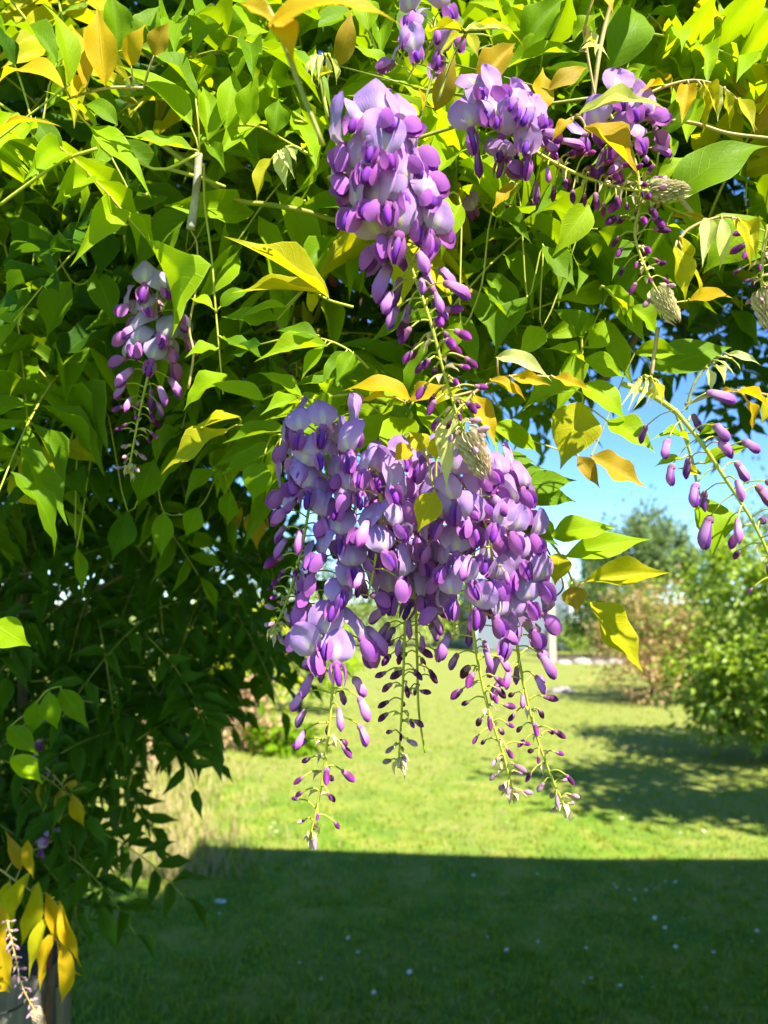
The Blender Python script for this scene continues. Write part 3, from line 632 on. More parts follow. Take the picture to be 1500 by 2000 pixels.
HS(.42, [(1340, 800), (1358, 745), (1395, 702), (1430, 690)], [(1420, 692, 1487, 709, 17, 'p'), (1384, 720, 1390, 767, 18, 'p'), (1393, 714, 1418, 748, 16, 'p'), (1402, 704, 1436, 732, 14, 'p'), (1410, 697, 1450, 718, 14, 'p')], 'stem_green', .0009)
HS(.42, [(1338, 790), (1420, 764), (1500, 772), (1560, 800)], [(1440, 766, 1505, 792, 26, 'o'), (1460, 782, 1476, 842, 36, 'o'), (1500, 775, 1488, 830, 26, 'y'), (1400, 770, 1450, 764, 12, 'o')], 'stem_tan')
HS(.42, [(1230, 770), (1245, 745), (1265, 735), (1285, 760)], [(1250 + k * 5, 735 + abs(k - 3) * 2, 1218 + k * 11, 785 + (k % 3) * 9, 9, 'p') for k in range(8)] + [(1275, 745, 1296, 790, 20, 'y')])
HS(.58, None, [(1186, 142, 1257, -10, 92, 'g', .1), (1400, 124, 1405, -12, 54, 'l', .1), (1450, 98, 1482, -25, 86, 'l', .1), (1357, 152, 1338, 27, 52, 'l', .2), (1342, 162, 1297, 87, 46, 'l', .1), (1400, 156, 1492, 90, 42, 'l', .2), (1268, 30, 1337, 38, 48, 'g'), (1210, 175, 1280, 120, 45, 'l')])
HS(.56, None, [(1320, 202, 1285, 120, 44, 'b'), (1440, 192, 1450, 124, 46, 'b'), (1475, 262, 1505, 158, 64, 'b', .1), (1200, 160, 1250, 130, 30, 'l')])
HS(.45, [(1235, 197), (1310, 165), (1370, 158), (1430, 185), (1478, 255)], [(1345, 162, 1335, 228, 38, 'o', .3), (1370, 165, 1382, 258, 34, 'y', .2), (1376, 165, 1404, 227, 24, 'y', .4), (1400, 166, 1406, 230, 20, 'p', .3), (1415, 172, 1433, 248, 30, 'y', .1), (1440, 192, 1476, 257, 28, 'y', .3), (1300, 166, 1243, 173, 18, 'o', .6)], 'stem_tan')
HS(.425, [(1100, 240), (1130, 228), (1145, 250)], [(1128, 226, 1307, 197, 28, 'p', .2), (1140, 250, 1251, 342, 90, 'o', .0), (1120, 235, 1075, 275, 30, 'o', .3)], 'stem_tan')
HS(.50, [(1390, 440), (1300, 400), (1280, 350)], [(1305, 398, 1505, 266, 108, 'g', .0), (1290, 268, 1367, 170, 48, 'g', .2), (1285, 347, 1367, 300, 44, 'l', .1), (1312, 310, 1300, 250, 26, 'l'), (1480, 425, 1372, 530, 122, 'l', .1), (1382, 432, 1298, 420, 42, 'o', .1), (1300, 440, 1370, 460, 40, 'l')])
HS(.42, [(1325, 470), (1345, 448), (1385, 429), (1430, 424), (1470, 452)], [(1330, 462, 1335, 542, 38, 'y', .2), (1385, 430, 1372, 522, 30, 'p', .4), (1410, 426, 1408, 527, 28, 'p', .3), (1430, 427, 1476, 527, 40, 'y', .1), (1445, 430, 1482, 505, 30, 'y', .3), (1318, 480, 1347, 590, 46, 'y', .2), (1345, 520, 1370, 590, 26, 'y')], 'stem_tan')
HS(.50, None, [(1345, 587, 1430, 575, 54, 'o', .1), (1180, 560, 1240, 640, 50, 'l'), (1230, 600, 1290, 660, 56, 'l')])
HS(.55, None, [(800, 92, 806, -12, 64, 'g'), (880, 72, 868, -25, 60, 'g'), (960, 72, 1033, 58, 64, 'g'), (1020, 102, 1103, -12, 74, 'g'), (990, 132, 1133, 94, 54, 'l', .1), (760, 142, 694, 80, 50, 'l'), (1120, 80, 1180, 20, 50, 'l'), (720, 60, 700, -20, 55, 'l')])
HS(.50, [(800, 300), (820, 230), (850, 130), (860, 100)], [(925, 192, 1011, 74, 60, 'b', .1), (850, 217, 891, 104, 46, 'b', .2), (825, 217, 820, 163, 52, 'o', .1), (1060, 217, 1065, 124, 50, 'o', .1), (1070, 177, 1152, 124, 38, 'b', .3), (660, 132, 691, 14, 42, 'b', .4)], 'stem_green', .0014)
HS(.42, [(855, 200), (880, 120), (910, 65)], [(910, 62, 1027, 66, 15, 'y'), (905, 60, 996, 42, 12, 'p'), (905, 62, 826, 60, 16, 'y'), (905, 66, 858, 98, 18, 'y'), (915, 66, 935, 112, 26, 'y'), (905, 58, 865, 40, 14, 'y')], 'stem_green')
HS(.46, [(1140, 60), (1150, 120), (1165, 200)], [(1145, 50, 1135, 95, 14, 'p'), (1150, 52, 1152, 100, 14, 'y'), (1155, 60, 1170, 105, 15, 'p'), (1160, -10, 1200, 12, 44, 'o'), (1130, 100, 1195, 102, 16, 'p')], 'stem_tan')
HS(.52, None, [(900, 400, 860, 500, 50, 'l', .2), (870, 380, 840, 470, 45, 'l'), (1010, 360, 960, 400, 40, 'o'), (960, 420, 1040, 470, 50, 'g'), (1060, 480, 1130, 560, 55, 'g'), (1150, 400, 1080, 500, 60, 'l'), (940, 560, 1010, 620, 55, 'g'), (1030, 580, 960, 690, 55, 'g'), (1060, 640, 1010, 700, 48, 'l'), (900, 630, 860, 700, 40, 'l')])
# golden leaves in front of the timber post, low in the shade
HS(.95, [(-10, 1690), (30, 1720), (70, 1750), (105, 1830), (130, 1850)], [(40, 1700, 10, 1620, 24, 'b'), (60, 1700, 18, 1825, 34, 'y'), (75, 1722, 42, 1862, 36, 'y'), (90, 1742, 122, 1850, 30, 'o'), (115, 1758, 156, 1900, 26, 'o'), (105, 1815, 70, 1940, 28, 'o'), (120, 1840, 127, 1972, 32, 'o'), (100, 1780, 52, 1915, 28, 'y'), (112, 1840, 158, 1915, 15, 'o'), (20, 1720, -30, 1820, 34, 'y'), (55, 1640, 66, 1720, 24, 'o')], 'stem_tan')
HS(.85, None, [(-10, 1820, 22, 1935, 46, 'o'), (-20, 1760, 15, 1850, 40, 'o'), (-20, 1900, 18, 1940, 40, 'o')])
HS(1.1, [(70, 1480), (110, 1520), (140, 1560)], [(100, 1530, 75, 1600, 22, 'g'), (120, 1540, 115, 1610, 24, 'b'), (140, 1550, 165, 1618, 28, 'o'), (130, 1530, 170, 1540, 20, 'b'), (85, 1525, 80, 1580, 20, 'b')], 'stem_tan')
HS(.85, [(60, 1390), (90, 1350), (120, 1340)], [(118, 1345, 172, 1424, 42, 'g'), (95, 1350, 112, 1430, 42, 'g'), (70, 1370, 60, 1440, 40, 'g'), (20, 1480, 86, 1530, 46, 'l'), (15, 1420, 75, 1475, 44, 'g')])
HS(.62, None, [(-15, 1215, 60, 1262, 66, 'l')])
HS(.75, None, [(40, 890, 145, 950, 80, 'y', .3), (20, 930, 95, 995, 60, 'y', .4), (130, 870, 190, 900, 50, 'y', .2), (200, 790, 110, 830, 60, 'l'), (150, 830, 195, 870, 50, 'l'), (60, 840, 0, 800, 50, 'l'), (320, 1000, 312, 1090, 44, 'g', .1), (390, 990, 360, 1050, 44, 'g'), (430, 920, 350, 980, 48, 'g'), (450, 960, 440, 1030, 45, 'g'), (300, 900, 270, 990, 60, 'g'), (250, 1000, 220, 1100, 50, 'd'), (150, 1070, 165, 1160, 26, 'g')])
HS(1.1, None, [(510, 990, 500, 1075, 50, 'b'), (460, 980, 450, 1060, 36, 'b')])

# stems and twigs
def stem(name, pts, depth, r0, r1, mat, dd=0):
    P = [at(x, y, depth + dd * i / (len(pts) - 1)) - VO for i, (x, y) in enumerate(pts)]
    mb = MB(); tube(mb, smooth_path(P, 6), r0, r1, 7); return mb.obj(name, [mat], vine)
stem('stem', [(300, 270), (380, 330), (455, 388), (540, 402), (620, 420), (760, 470), (860, 540), (960, 585)], .60, .0022, .0022, 'stem_green')
stem('stem', [(0, 400), (40, 370), (120, 315), (190, 290)], .54, .0012, .0012, 'stem_lime')
stem('stem', [(330, 330), (400, 350), (440, 365)], .58, .0016, .0012, 'stem_lime')
stem('stem', [(640, 350), (760, 290), (880, 250), (1000, 215), (1160, 190)], .52, .0016, .001, 'stem_green')
stem('stem', [(1200, -20), (1175, 80), (1160, 180), (1150, 260)], .52, .0016, .0016, 'stem_tan')
stem('stem', [(1285, 640), (1278, 690), (1272, 735)], .47, .0014, .0012, 'stem_tan')
stem('stem', [(1215, 750), (1260, 765), (1300, 790), (1320, 805)], .44, .0017, .0017, 'stem_lime')
stem('stem', [(1500, 270), (1420, 260), (1340, 238), (1200, 230)], .50, .0012, .0012, 'stem_tan')
stem('stem', [(1330, 390), (1380, 450), (1440, 500)], .56, .002, .002, 'stem_tan')
stem('twig', [(388, 300), (385, 350), (380, 400), (372, 448)], .55, .0028, .0034, 'twig_grey')
stem('twig', [(372, 448), (385, 480), (383, 560), (370, 640), (378, 690), (368, 760)], .56, .0006, .0010, 'stem_tan')
stem('twig', [(1055, 1050), (1075, 1085), (1100, 1140), (1085, 1165), (1060, 1172)], .52, .0007, .0005, 'bark')
stem('branch', [(-40, 1205), (20, 1195), (110, 1190), (190, 1150), (255, 1110), (290, 1040), (300, 960)], 1.25, .004, .003, 'bark')
stem('branch', [(50, 1500), (45, 1350), (40, 1200), (60, 1000), (30, 800)], 1.35, .010, .008, 'bark')
stem('branch', [(-30, 880), (120, 860), (220, 840), (330, 820)], 1.2, .006, .004, 'bark')
stem('branch', [(700, 560), (712, 640), (705, 720), (715, 800)], .78, .004, .003, 'bark')
stem('branch', [(1130, 780), (1200, 720), (1240, 660), (1290, 560), (1330, 470)], .80, .005, .004, 'bark')

def spray_leaves(P, D, L, rd, npair, llen, normal):
    """rachis path and leaflets (base, tip, width, normal) of one compound leaf"""
    path = []; vee = rd.uniform(-.35, .55)
    for i in range(6):
        s = i / 5; path.append(P + D * (L * s) - UP * (L * .35 * s * s))
    out = []
    for i in range(npair + 1):
        s = .28 + .72 * i / npair
        k = min(int(s * 5), 4); q = path[k].lerp(path[k + 1], s * 5 - k); t = (path[k + 1] - path[k]).normalized()
        nrm = (normal - t * normal.dot(t)).normalized(); sd = t.cross(nrm)
        ll = llen * (1.05 - .25 * abs(s - .7)) * rd.uniform(.8, 1.15)
        for sg in ((1, -1) if i < npair else (0,)):
            d = (t * (.6 if sg else 1) + sd * sg * rd.uniform(.85, 1.05) + nrm * vee + Vector((rd.gauss(0, .10), rd.gauss(0, .10), rd.gauss(-.22, .14)))).normalized()
            nn = (nrm + Vector((rd.gauss(0, .2), rd.gauss(0, .2), rd.gauss(0, .15))) - sd * sg * vee)
            out.append((q + d * .003, q + d * ll, ll * rd.uniform(.26, .34), nn))
    return path, out
def inside_px(p):
    v = p - CAM; d = v.dot(CF)
    return 750 + v.x / d * F, 1000 - v.dot(CU) / d * F, d
def add_spray(mb, path, lv, rd, mi_stem=1, LEAF=LEAF):
    tube(mb, path, .0013, .0007, 4, mi_stem)
    for b, t, w, nn in lv:
        g = LEAF[rd.randrange(len(LEAF))]; mt = leaf_matrix(b, t, w, nn, rd.uniform(.7, 1.3)); mb.add(xf(mt, g[0]), g[1], g[2], 0, rd.random())

rd = random.Random(99)
def lower_edge(px):   # how far down the canopy hangs, in picture rows, for each column
    xs = [-600, 0, 250, 420, 520, 620, 960, 1040, 1130, 1230, 1280, 1500, 1900]
    ys = [1250, 1100, 1000, 950, 900, 860, 900, 830, 790, 700, 640, 600, 620]
    return float(np.interp(px, xs, ys))
# the front of the canopy, spray by spray
count = 0; tries = 0
while count < 290 and tries < 5000:
    tries += 1
    px = rd.uniform(-120, 1620); le = lower_edge(px); py = rd.uniform(-150, le - 40)
    d = rd.uniform(.57, 1.05)
    if 1230 < px and py > 480: continue
    if py > 560 and px < 560 and d < .68: continue
    if 130 < px < 480 and 380 < py < 1000 and d < .82: continue
    P = at(px, py, d)
    D = Vector((rd.gauss(0, .7), rd.gauss(-.55, .35), rd.gauss(-.10, .5))).normalized()
    L = rd.uniform(.12, .20)
    end = P + D * L; ex, ey, ed = inside_px(end - UP * .06)
    if ey > lower_edge(ex) + 30 or ed < .52: continue
    if 170 < ex < 440 and 470 < ey < 1000 and ed < .70: continue
    nrm = (Vector((.35, -.55, .75)) + Vector((rd.gauss(0, .35), rd.gauss(0, .35), rd.gauss(0, .3)))).normalized()
    path, lv = spray_leaves(P, D, L, rd, rd.choice((4, 5, 5, 6)), rd.uniform(.060, .088), nrm)
    mb = MB(); O = P
    add_spray(mb, [q - O for q in path], [(b - O, t - O, w, nn) for b, t, w, nn in lv], rd)
    z = rd.random()
    mat = 'leaf_green' if z < .52 else 'leaf_lime' if z < .86 else 'leaf_yellow' if z < .94 else 'leaf_shade_dark'
    if py > 330 and px < 560: mat = 'leaf_green' if z < .55 else 'leaf_shade_dark' if z < .9 else 'leaf_lime'  # darker leaf colours on this side paint in its half shade
    mb.obj('leaf_spray', [mat, 'stem_lime'], vine, O - VO); count += 1
# deep foliage, past counting
def deep(name, n, gen, mats, ll=(.05, .07), seed=1):
    r_ = random.Random(seed); mb = MB()
    for _ in range(n):
        P = gen(r_)
        if P is None: continue
        D = Vector((r_.gauss(0, .7), r_.gauss(-.35, .5), r_.gauss(-.25, .45))).normalized()
        nrm = (Vector((.2, -.5, .7)) + Vector((r_.gauss(0, .4), r_.gauss(0, .4), r_.gauss(0, .3)))).normalized()
        path, lv = spray_leaves(P, D, r_.uniform(.10, .18), r_, r_.choice((3, 4, 5)), r_.uniform(*ll), nrm)
        add_spray(mb, [q - VO for q in path], [(b - VO, t - VO, w, nn) for b, t, w, nn in lv], r_, 1, CHEAP)
    o = mb.obj(name, mats, vine); o['kind'] = 'stuff'; return o
def g_canopy(r_):
    px = r_.uniform(-500, 1350); py = r_.uniform(-700, lower_edge(px) - 60); d = r_.uniform(.95, 2.3)
    if px > 1180 and py > 380: return None
    return at(px, py, d)
deep('deep_foliage', 1000, g_canopy, ['leaf_green', 'stem_green'], seed=5)
def g_right(r_):   # shaded side of the arch, seen against the sky
    px = r_.uniform(960, 2100); py = r_.uniform(-300, 820); d = r_.uniform(1.15, 2.0)
    lim = np.interp(px, [960, 1080, 1230, 1330, 1400, 1450, 1500, 2100], [690, 680, 670, 660, 700, 760, 860, 1000])
    if py > lim: return None
    return at(px, py, d)
def g_mid(r_):
    px = r_.uniform(-150, 1250); py = r_.uniform(-200, min(720, lower_edge(px) - 80)); d = r_.uniform(.84, 1.15)
    return None if px > 1150 and py > 380 else at(px, py, d)
deep('mid_foliage', 330, g_mid, ['leaf_green', 'stem_green'], seed=9)
deep('shaded_foliage', 760, g_right, ['leaf_shade_dark', 'stem_green'], seed=6)
def g_curtain(r_):   # the curtain of leaves on the timber post
    d = 1.12 + 1.9 * r_.random(); py = r_.uniform(350, 1860)
    lim = np.interp(py, [350, 850, 1050, 1150, 1300, 1450, 1560, 1640, 1780, 1860], [600, 640, 620, 580, 470, 390, 280, 215, 170, 125])
    px = r_.uniform(-350, lim - 45)
    if py > 1500 and d > 1.8: return None
    if px < 165 and d < 1.25 and py > 1700: return None
    return at(px, py, d)
deep('curtain_foliage', 2100, g_curtain, ['leaf_shade_dark', 'stem_green'], (.055, .075), seed=7)
def g_roof(r_):   # unseen top of the arch, thickened and gapped to shape its lawn shadow
    q = Vector((r_.uniform(-1.9, 1.7), r_.uniform(.85, 2.9), r_.uniform(2.3, 2.8)))
    x, y, d = inside_px(q); return None if (x > 960 and y > 480) or (-.75 < q.x < .25 and q.y > 2.35) else q
deep('roof_foliage', 750, g_roof, ['leaf_green', 'stem_green'], (.055, .075), seed=8)

# ------------------------------------------------------------------ timber post, pipe, wire
def upright(name, px0, px1, d, ytop, mat, label, cat, thick):
    a, b = at(px0, 1900, d), at(px1, 1900, d)
    mb = MB(); w = b.x - a.x
    n_ = 14
    o = None
    v = []; f = []
    zs = np.linspace(0, ytop, n_); g = np.random.default_rng(int(px1))
    for z in zs:
        j = g.normal(0, .0015, 8)
        c_ = .006
        ring = [(c_, 0), (w - c_, 0), (w, c_), (w, thick - c_), (w - c_, thick), (c_, thick), (0, thick - c_), (0, c_)]
        for k, (x, y) in enumerate(ring): v.append((x + j[k], y + j[(k + 3) % 8], z))
    for i in range(n_ - 1):
        for k in range(8): f.append((i * 8 + k, i * 8 + (k + 1) % 8, (i + 1) * 8 + (k + 1) % 8, (i + 1) * 8 + k))
    f.append(tuple(range(8))[::-1]); f.append(tuple((n_ - 1) * 8 + k for k in range(8)))
    mb.add(v, f); o = mb.obj(name, [mat], None, (a.x, a.y, 0), False)
    return tag(o, label, cat)
upright('timber_post', -70, 76, 1.05, .97, 'wood_grey', 'weathered grey timber post under the drooping golden leaves', 'post', .11)
upright('wooden_batten', 98, 124, 1.11, .93, 'wood_tan', 'narrow pale wooden batten beside the rusty pipe', 'batten', .04)
mb = MB(); q = at(87, 1900, 1.085); tube(mb, [Vector((0, 0, z)) for z in np.linspace(0, 1.0, 8)], .010, .010, 14)
tag(mb.obj('rusty_pipe', ['rust'], None, (q.x, q.y, 0)), 'rusty brown steel pipe standing against the timber post', 'pipe')
mb = MB(); O = at(0, 1980, .99)
tube(mb, smooth_path([at(x, y, d) - O for x, y, d in [(-40, 1975, 1.03), (0, 1980, 1.02), (40, 1965, 1.03), (70, 1930, 1.04), (90, 1900, 1.07)]], 5), .0018, .0018, 6)
tag(mb.obj('black_wire', ['wire_black'], None, O), 'thin black wire slung across the timber post', 'wire')

# ------------------------------------------------------------------ shrubs, trees, bed plants
def crown(mb, centre, radii, n, size, r_, clumps=26, droop=.3, sigma=.22, shell=.75, mi=0):
    cs = []
    for _ in range(clumps):
        v = Vector((r_.gauss(0, 1), r_.gauss(0, 1), r_.gauss(0, 1))).normalized() * r_.uniform(shell * .6, 1.0)
        cs.append((v, r_.uniform(.6, 1.3)))
    for _ in range(n):
        c_, k = r_.choice(cs)
        p = c_ + Vector((r_.gauss(0, sigma), r_.gauss(0, sigma), r_.gauss(0, sigma))) * k
        q = Vector((centre[0] + p.x * radii[0], centre[1] + p.y * radii[1], centre[2] + p.z * radii[2]))
        if q.z < .03: continue
        d = (p * .7 + Vector((r_.gauss(0, .6), r_.gauss(0, .6), r_.gauss(-droop, .4)))).normalized()
        L = size * r_.uniform(.6, 1.3)
        mt = leaf_matrix(q, q + d * L, L * r_.uniform(.36, .5), Vector((r_.gauss(0, .5), r_.gauss(0, .5), 1)) + p * .5)
        mb.add(xf(mt, SMALL[0]), SMALL[1], SMALL[2], mi, r_.random())
    return cs
def plant(name, label, cat, base, parts, mat, trunk=None, size=.07, seed=1, group=None, clumps=26, droop=.3, sigma=.22, stemmat='bark', trunkname='trunk'):
    """parts: (offset centre, radii, leaf count) blobs of the crown; trunk: (height, radius, limbs)"""
    r_ = random.Random(seed); root = tag(empty(name, base), label, cat, group)
    mb = MB(); tips = []
    for c_, rad, n_ in parts:
        cs = crown(mb, c_, rad, n_, size, r_, clumps, droop, sigma)
        tips += [Vector((c_[0] + v.x * rad[0] * .8, c_[1] + v.y * rad[1] * .8, c_[2] + v.z * rad[2] * .8)) for v, k in cs[:9]]
    mb.obj('crown', [mat], root)
    h, r0, lim = trunk or (.3, .02, 7)
    tb = MB(); top = Vector((parts[0][0][0] * .5, parts[0][0][1] * .5, h))
    tube(tb, smooth_path([Vector((0, 0, -.02)), Vector((.03 * h, .02, h * .5)), top], 4), r0, r0 * .7, 8)
    tb.obj(trunkname, [stemmat], root)
    lb = MB()
    for q in tips[:lim]:
        if q.z < .05: q.z = .05
        a = Vector((top.x * .9, top.y * .9, h * .85)); mid = a.lerp(q, .5) + Vector((r_.gauss(0, .05), r_.gauss(0, .05), .06 * h))
        tube(lb, smooth_path([a, mid, q], 4), r0 * .5, r0 * .12, 5)
    lb.obj('limbs', [stemmat], root)
    return root
def gp(px, d): return Vector(((px - 750) / F * d, d * 1.0, 0))
b = gp(1500, 7.6)
plant('leafy_shrub', 'large glossy green leafy shrub hanging low over the sunlit lawn', 'shrub', b,
      [((.25, 0, 1.25), (1.0, .9, .95), 4200), ((-.55, -.1, .75), (.62, .6, .55), 1700), ((.1, -.4, .55), (.8, .5, .42), 1500), ((-.15, .1, 1.75), (.6, .6, .5), 1200)], 'leaf_shrub', (.7, .05, 16), .105, 3, clumps=34, sigma=.20)
b = gp(1262, 11.5)
plant('russet_bush', 'russet orange twiggy bush beside the glossy green shrub', 'bush', b,
      [((0, 0, 1.05), (.80, .7, .75), 2400), ((.5, 0, .75), (.55, .5, .6), 1100), ((-.2, -.1, .4), (.6, .5, .35), 700)], 'leaf_rust', (.4, .02, 20), .08, 4, droop=.0, clumps=40)
b = gp(1390, 12.0)
plant('green_bush', 'bright green rounded bush behind the glossy shrub', 'bush', b, [((0, 0, 1.3), (1.2, .9, 1.15), 4000)], 'leaf_shrub', (.6, .04, 12), .10, 14)
b = gp(1255, 26)
plant('feathery_tree', 'tall feathery grey green tree rising into the blue sky', 'tree', b,
      [((-.4, 0, 3.1), (1.3, 1.2, 2.2), 3600), ((.9, .2, 3.2), (1.1, 1.1, 1.7), 2600), ((2.2, 0, 2.6), (1.2, 1.0, 1.6), 2200), ((-1.3, 0, 2.1), (1.0, 1.0, 1.6), 1800)], 'leaf_tree', (2.2, .12, 20), .20, 5, clumps=40, droop=-.5, sigma=.16)
b = gp(1180, 21)
plant('dark_bush', 'dense dark green bush at the back of the lawn', 'bush', b, [((0, 0, 1.1), (1.15, .9, 1.1), 3200), ((1.2, .1, .9), (.9, .8, .9), 1500)], 'leaf_hedge', (.6, .05, 10), .13, 6)
b = gp(1108, 24)
plant('clipped_hedge', 'low bright green hedge beside the pale greenhouse', 'hedge', b, [((0, 0, .55), (.75, .6, .55), 1600)], 'leaf_shrub', (.3, .03, 6), .10, 7)
b = gp(1010, 30)
plant('distant_tree', 'distant green tree standing behind the pale greenhouse', 'tree', b, [((0, 0, 2.2), (2.2, 1.5, 1.3), 3000)], 'leaf_tree', (1.6, .12, 10), .2, 8)
b = gp(1620, 22)
plant('side_tree', 'leafy tree beyond the glossy shrub at the edge of the garden', 'tree', b, [((0, 0, 3.0), (2.6, 2, 2.6), 4200)], 'leaf_tree', (2, .14, 14), .2, 9)
b = gp(850, 27)
plant('broad_tree', 'broad green tree far behind the big bunch of flowers', 'tree', b, [((0, 0, 2.0), (2.6, 1.6, 1.6), 3200)], 'leaf_shrub', (1.4, .12, 10), .2, 10)
b = gp(640, 24)
plant('broad_tree', 'broad green tree far behind the chartreuse border shrub', 'tree', b, [((0, 0, 2.2), (3.0, 1.6, 2.0), 3600)], 'leaf_tree', (1.4, .12, 10), .2, 11)
b = gp(330, 22)
plant('broad_tree', 'broad green tree hidden behind the dark leaf curtain', 'tree', b, [((0, 0, 2.4), (3.4, 1.6, 2.3), 3600)], 'leaf_tree', (1.4, .12, 10), .2, 12)
# the border at the foot of the vine
BG = 'plants in the sunny border'
b = gp(500, 9.0)
plant('chartreuse_shrub', 'sunlit chartreuse shrub in the border behind the leaf curtain', 'shrub', b, [((0, 0, .95), (.62, .5, .65), 2000), ((-.5, .2, 1.1), (.5, .5, .6), 900)], 'leaf_chartreuse', (.4, .03, 10), .085, 13, BG)
b = gp(590, 10.5)
plant('light_green_shrub', 'light green airy shrub in the border behind the longest cluster', 'shrub', b, [((0, 0, .95), (.75, .6, .75), 2000)], 'leaf_lime', (.4, .03, 10), .085, 15, BG)
b = gp(490, 8.0)
plant('dry_clump', 'pinkish brown dry clump at the foot of the chartreuse shrub', 'plant', b, [((0, 0, .32), (.40, .3, .32), 1500)], 'leaf_dry', (.12, .012, 8), .07, 16, BG, droop=-.6)
b = gp(560, 7.8)
plant('broad_leaved_plant', 'low broad leaved green plant at the lawn edge beside the dry clump', 'plant', b, [((0, 0, .18), (.34, .26, .18), 260)], 'leaf_green', (.08, .01, 6), .15, 17, BG, clumps=14)
b = gp(350, 7.2)
plant('dry_clump', 'straw pink seedheads spilling over the lawn edge under the leaf curtain', 'plant', b, [((0, 0, .28), (.50, .4, .30), 1100)], 'leaf_dry', (.12, .012, 8), .06, 18, BG, droop=-.6)
for k, (px, py, d) in enumerate([(425, 1255, 8.6), (485, 1250, 8.6), (465, 1315, 8.5), (535, 1330, 8.8), (452, 1365, 8.4)]):
    mb = MB(); r_ = random.Random(k + 40)
    for _ in range(26):
        a, e_ = r_.uniform(0, 6.28), r_.uniform(-.2, 1.2); dv = Vector((math.cos(a) * math.cos(e_), math.sin(a) * math.cos(e_), math.sin(e_)))
        q = dv * .02; mt = leaf_matrix(q, q + dv * .07, .03, UP); mb.add(xf(mt, SMALL[0]), SMALL[1], SMALL[2])
    P = at(px, py, d)
    root = tag(empty('lilac_flower', (P.x, P.y, 0)), 'small lilac flower head on a thin stalk among the chartreuse shrub', 'flower', 'lilac flowers in the border')
    mb.obj('flower_head', ['flower_lilac'], root, (0, 0, P.z))
    sb = MB(); tube(sb, smooth_path([Vector((0, 0, 0)), Vector((.03, 0, P.z * .5)), Vector((0, 0, P.z))], 3), .006, .004, 5); sb.obj('stalk', ['stem_green'], root)

# tree beyond the frame whose shade lies on the lawn
plant('fruit_tree', 'spreading fruit tree whose dappled shade lies on the lawn', 'tree', (4.75, 3.6, 0),
      [((0, 0, 4.0), (1.7, 1.1, .9), 2600), ((.5, -.5, 3.6), (1.3, .8, .7), 1500)], 'leaf_shrub', (2.7, .10, 14), .16, 19, clumps=46, sigma=.15)

# planting bed with rocks at the back
mb = MB(); r_ = random.Random(5)
q0 = gp(1075, 19.5); v = []; f = []
for i in range(13):
    for j in range(4):
        edge = (i in (0, 12)) or (j in (0, 3))
        v.append((i * .26 + r_.gauss(0, .03), j * .35 + r_.gauss(0, .05), 0.004 if edge else r_.uniform(.06, .16)))
for i in range(12):
    for j in range(3): f.append((i * 4 + j, (i + 1) * 4 + j, (i + 1) * 4 + j + 1, i * 4 + j + 1))
mb.add(v, f); o = mb.obj('planting_bed', ['soil'], None, q0); o['kind'] = 'structure'
def rock(loc, s, seed, label, mat='stone'):
    g = np.random.default_rng(seed); mb = MB(); v = []; f = []
    for i in range(7):
        th = math.pi * i / 6
        for k in range(10):
            a = 2 * math.pi * k / 10; r_ = s * (1 + .16 * math.sin(2 * a + seed) + g.normal(0, .06))
            v.append((r_ * math.sin(th) * math.cos(a) * 1.3, r_ * math.sin(th) * math.sin(a), max(-.2 * s, .6 * r_ * math.cos(th))))
    for i in range(6):
        for k in range(10): f.append((i * 10 + k, (i + 1) * 10 + k, (i + 1) * 10 + (k + 1) % 10, i * 10 + (k + 1) % 10))
    mb.add(v, f); return tag(mb.obj('rock', [mat], None, loc), label, 'rock')
for k, (px, d, s) in enumerate([(1095, 19.1, .14), (1130, 19.2, .2), (1165, 19.0, .16), (1192, 19.2, .22), (1222, 19.1, .17)]):
    rock(gp(px, d), s, k + 2, 'grey edging rock in front of the dark planting bed').update_tag()
    bpy.context.scene.collection.objects[-1]['group'] = 'rocks edging the planting bed'
rock(ground_at(1097, 1352), .16, 20, 'low pinkish stone lying out on the sunlit lawn')
rock(ground_at(430, 1762), .022, 21, 'small pale pebble in the shaded grass', 'daisy_white')

# greenhouse
gh = tag(empty('greenhouse', gp(925, 24)), 'pale translucent greenhouse with a rounded roof at the end of the lawn', 'greenhouse')
WID, LEN, HW = 3.05, 5.0, 1.75
arc = [(-WID / 2, 0), (-WID / 2, HW)] + [(-WID / 2 * math.cos(a), HW + 1.15 * math.sin(a)) for a in np.linspace(0, math.pi, 9)[1:-1]] + [(WID / 2, HW), (WID / 2, 0)]
arc = [(x + WID / 2, z) for x, z in arc]
NB = 5
for j in range(NB + 1):
    mb = MB(); tube(mb, [Vector((x, j * LEN / NB, z)) for x, z in arc], .03, .03, 6); mb.obj('frame_hoop', ['white_paint'], gh)
for i in range(len(arc) - 1):
    for j in range(NB):
        (xa, za), (xb, zb) = arc[i], arc[i + 1]; y0, y1 = j * LEN / NB + .035, (j + 1) * LEN / NB - .035
        mb = MB(); nx, nz = zb - za, -(xb - xa); L = math.hypot(nx, nz); nx, nz = nx / L * .006, nz / L * .006
        v = [(xa + s * nx, y, za + s * nz) if e == 0 else (xb + s * nx, y, zb + s * nz) for s in (1, -1) for e in (0, 1) for y in (y0, y1)]
        mb.add(v, [(0, 1, 3, 2), (4, 6, 7, 5), (0, 2, 6, 4), (1, 5, 7, 3), (0, 4, 5, 1), (2, 3, 7, 6)]); mb.obj('panel', ['poly_sheet'], gh, None, False)
cols = np.linspace(.04, WID - .04, 6)
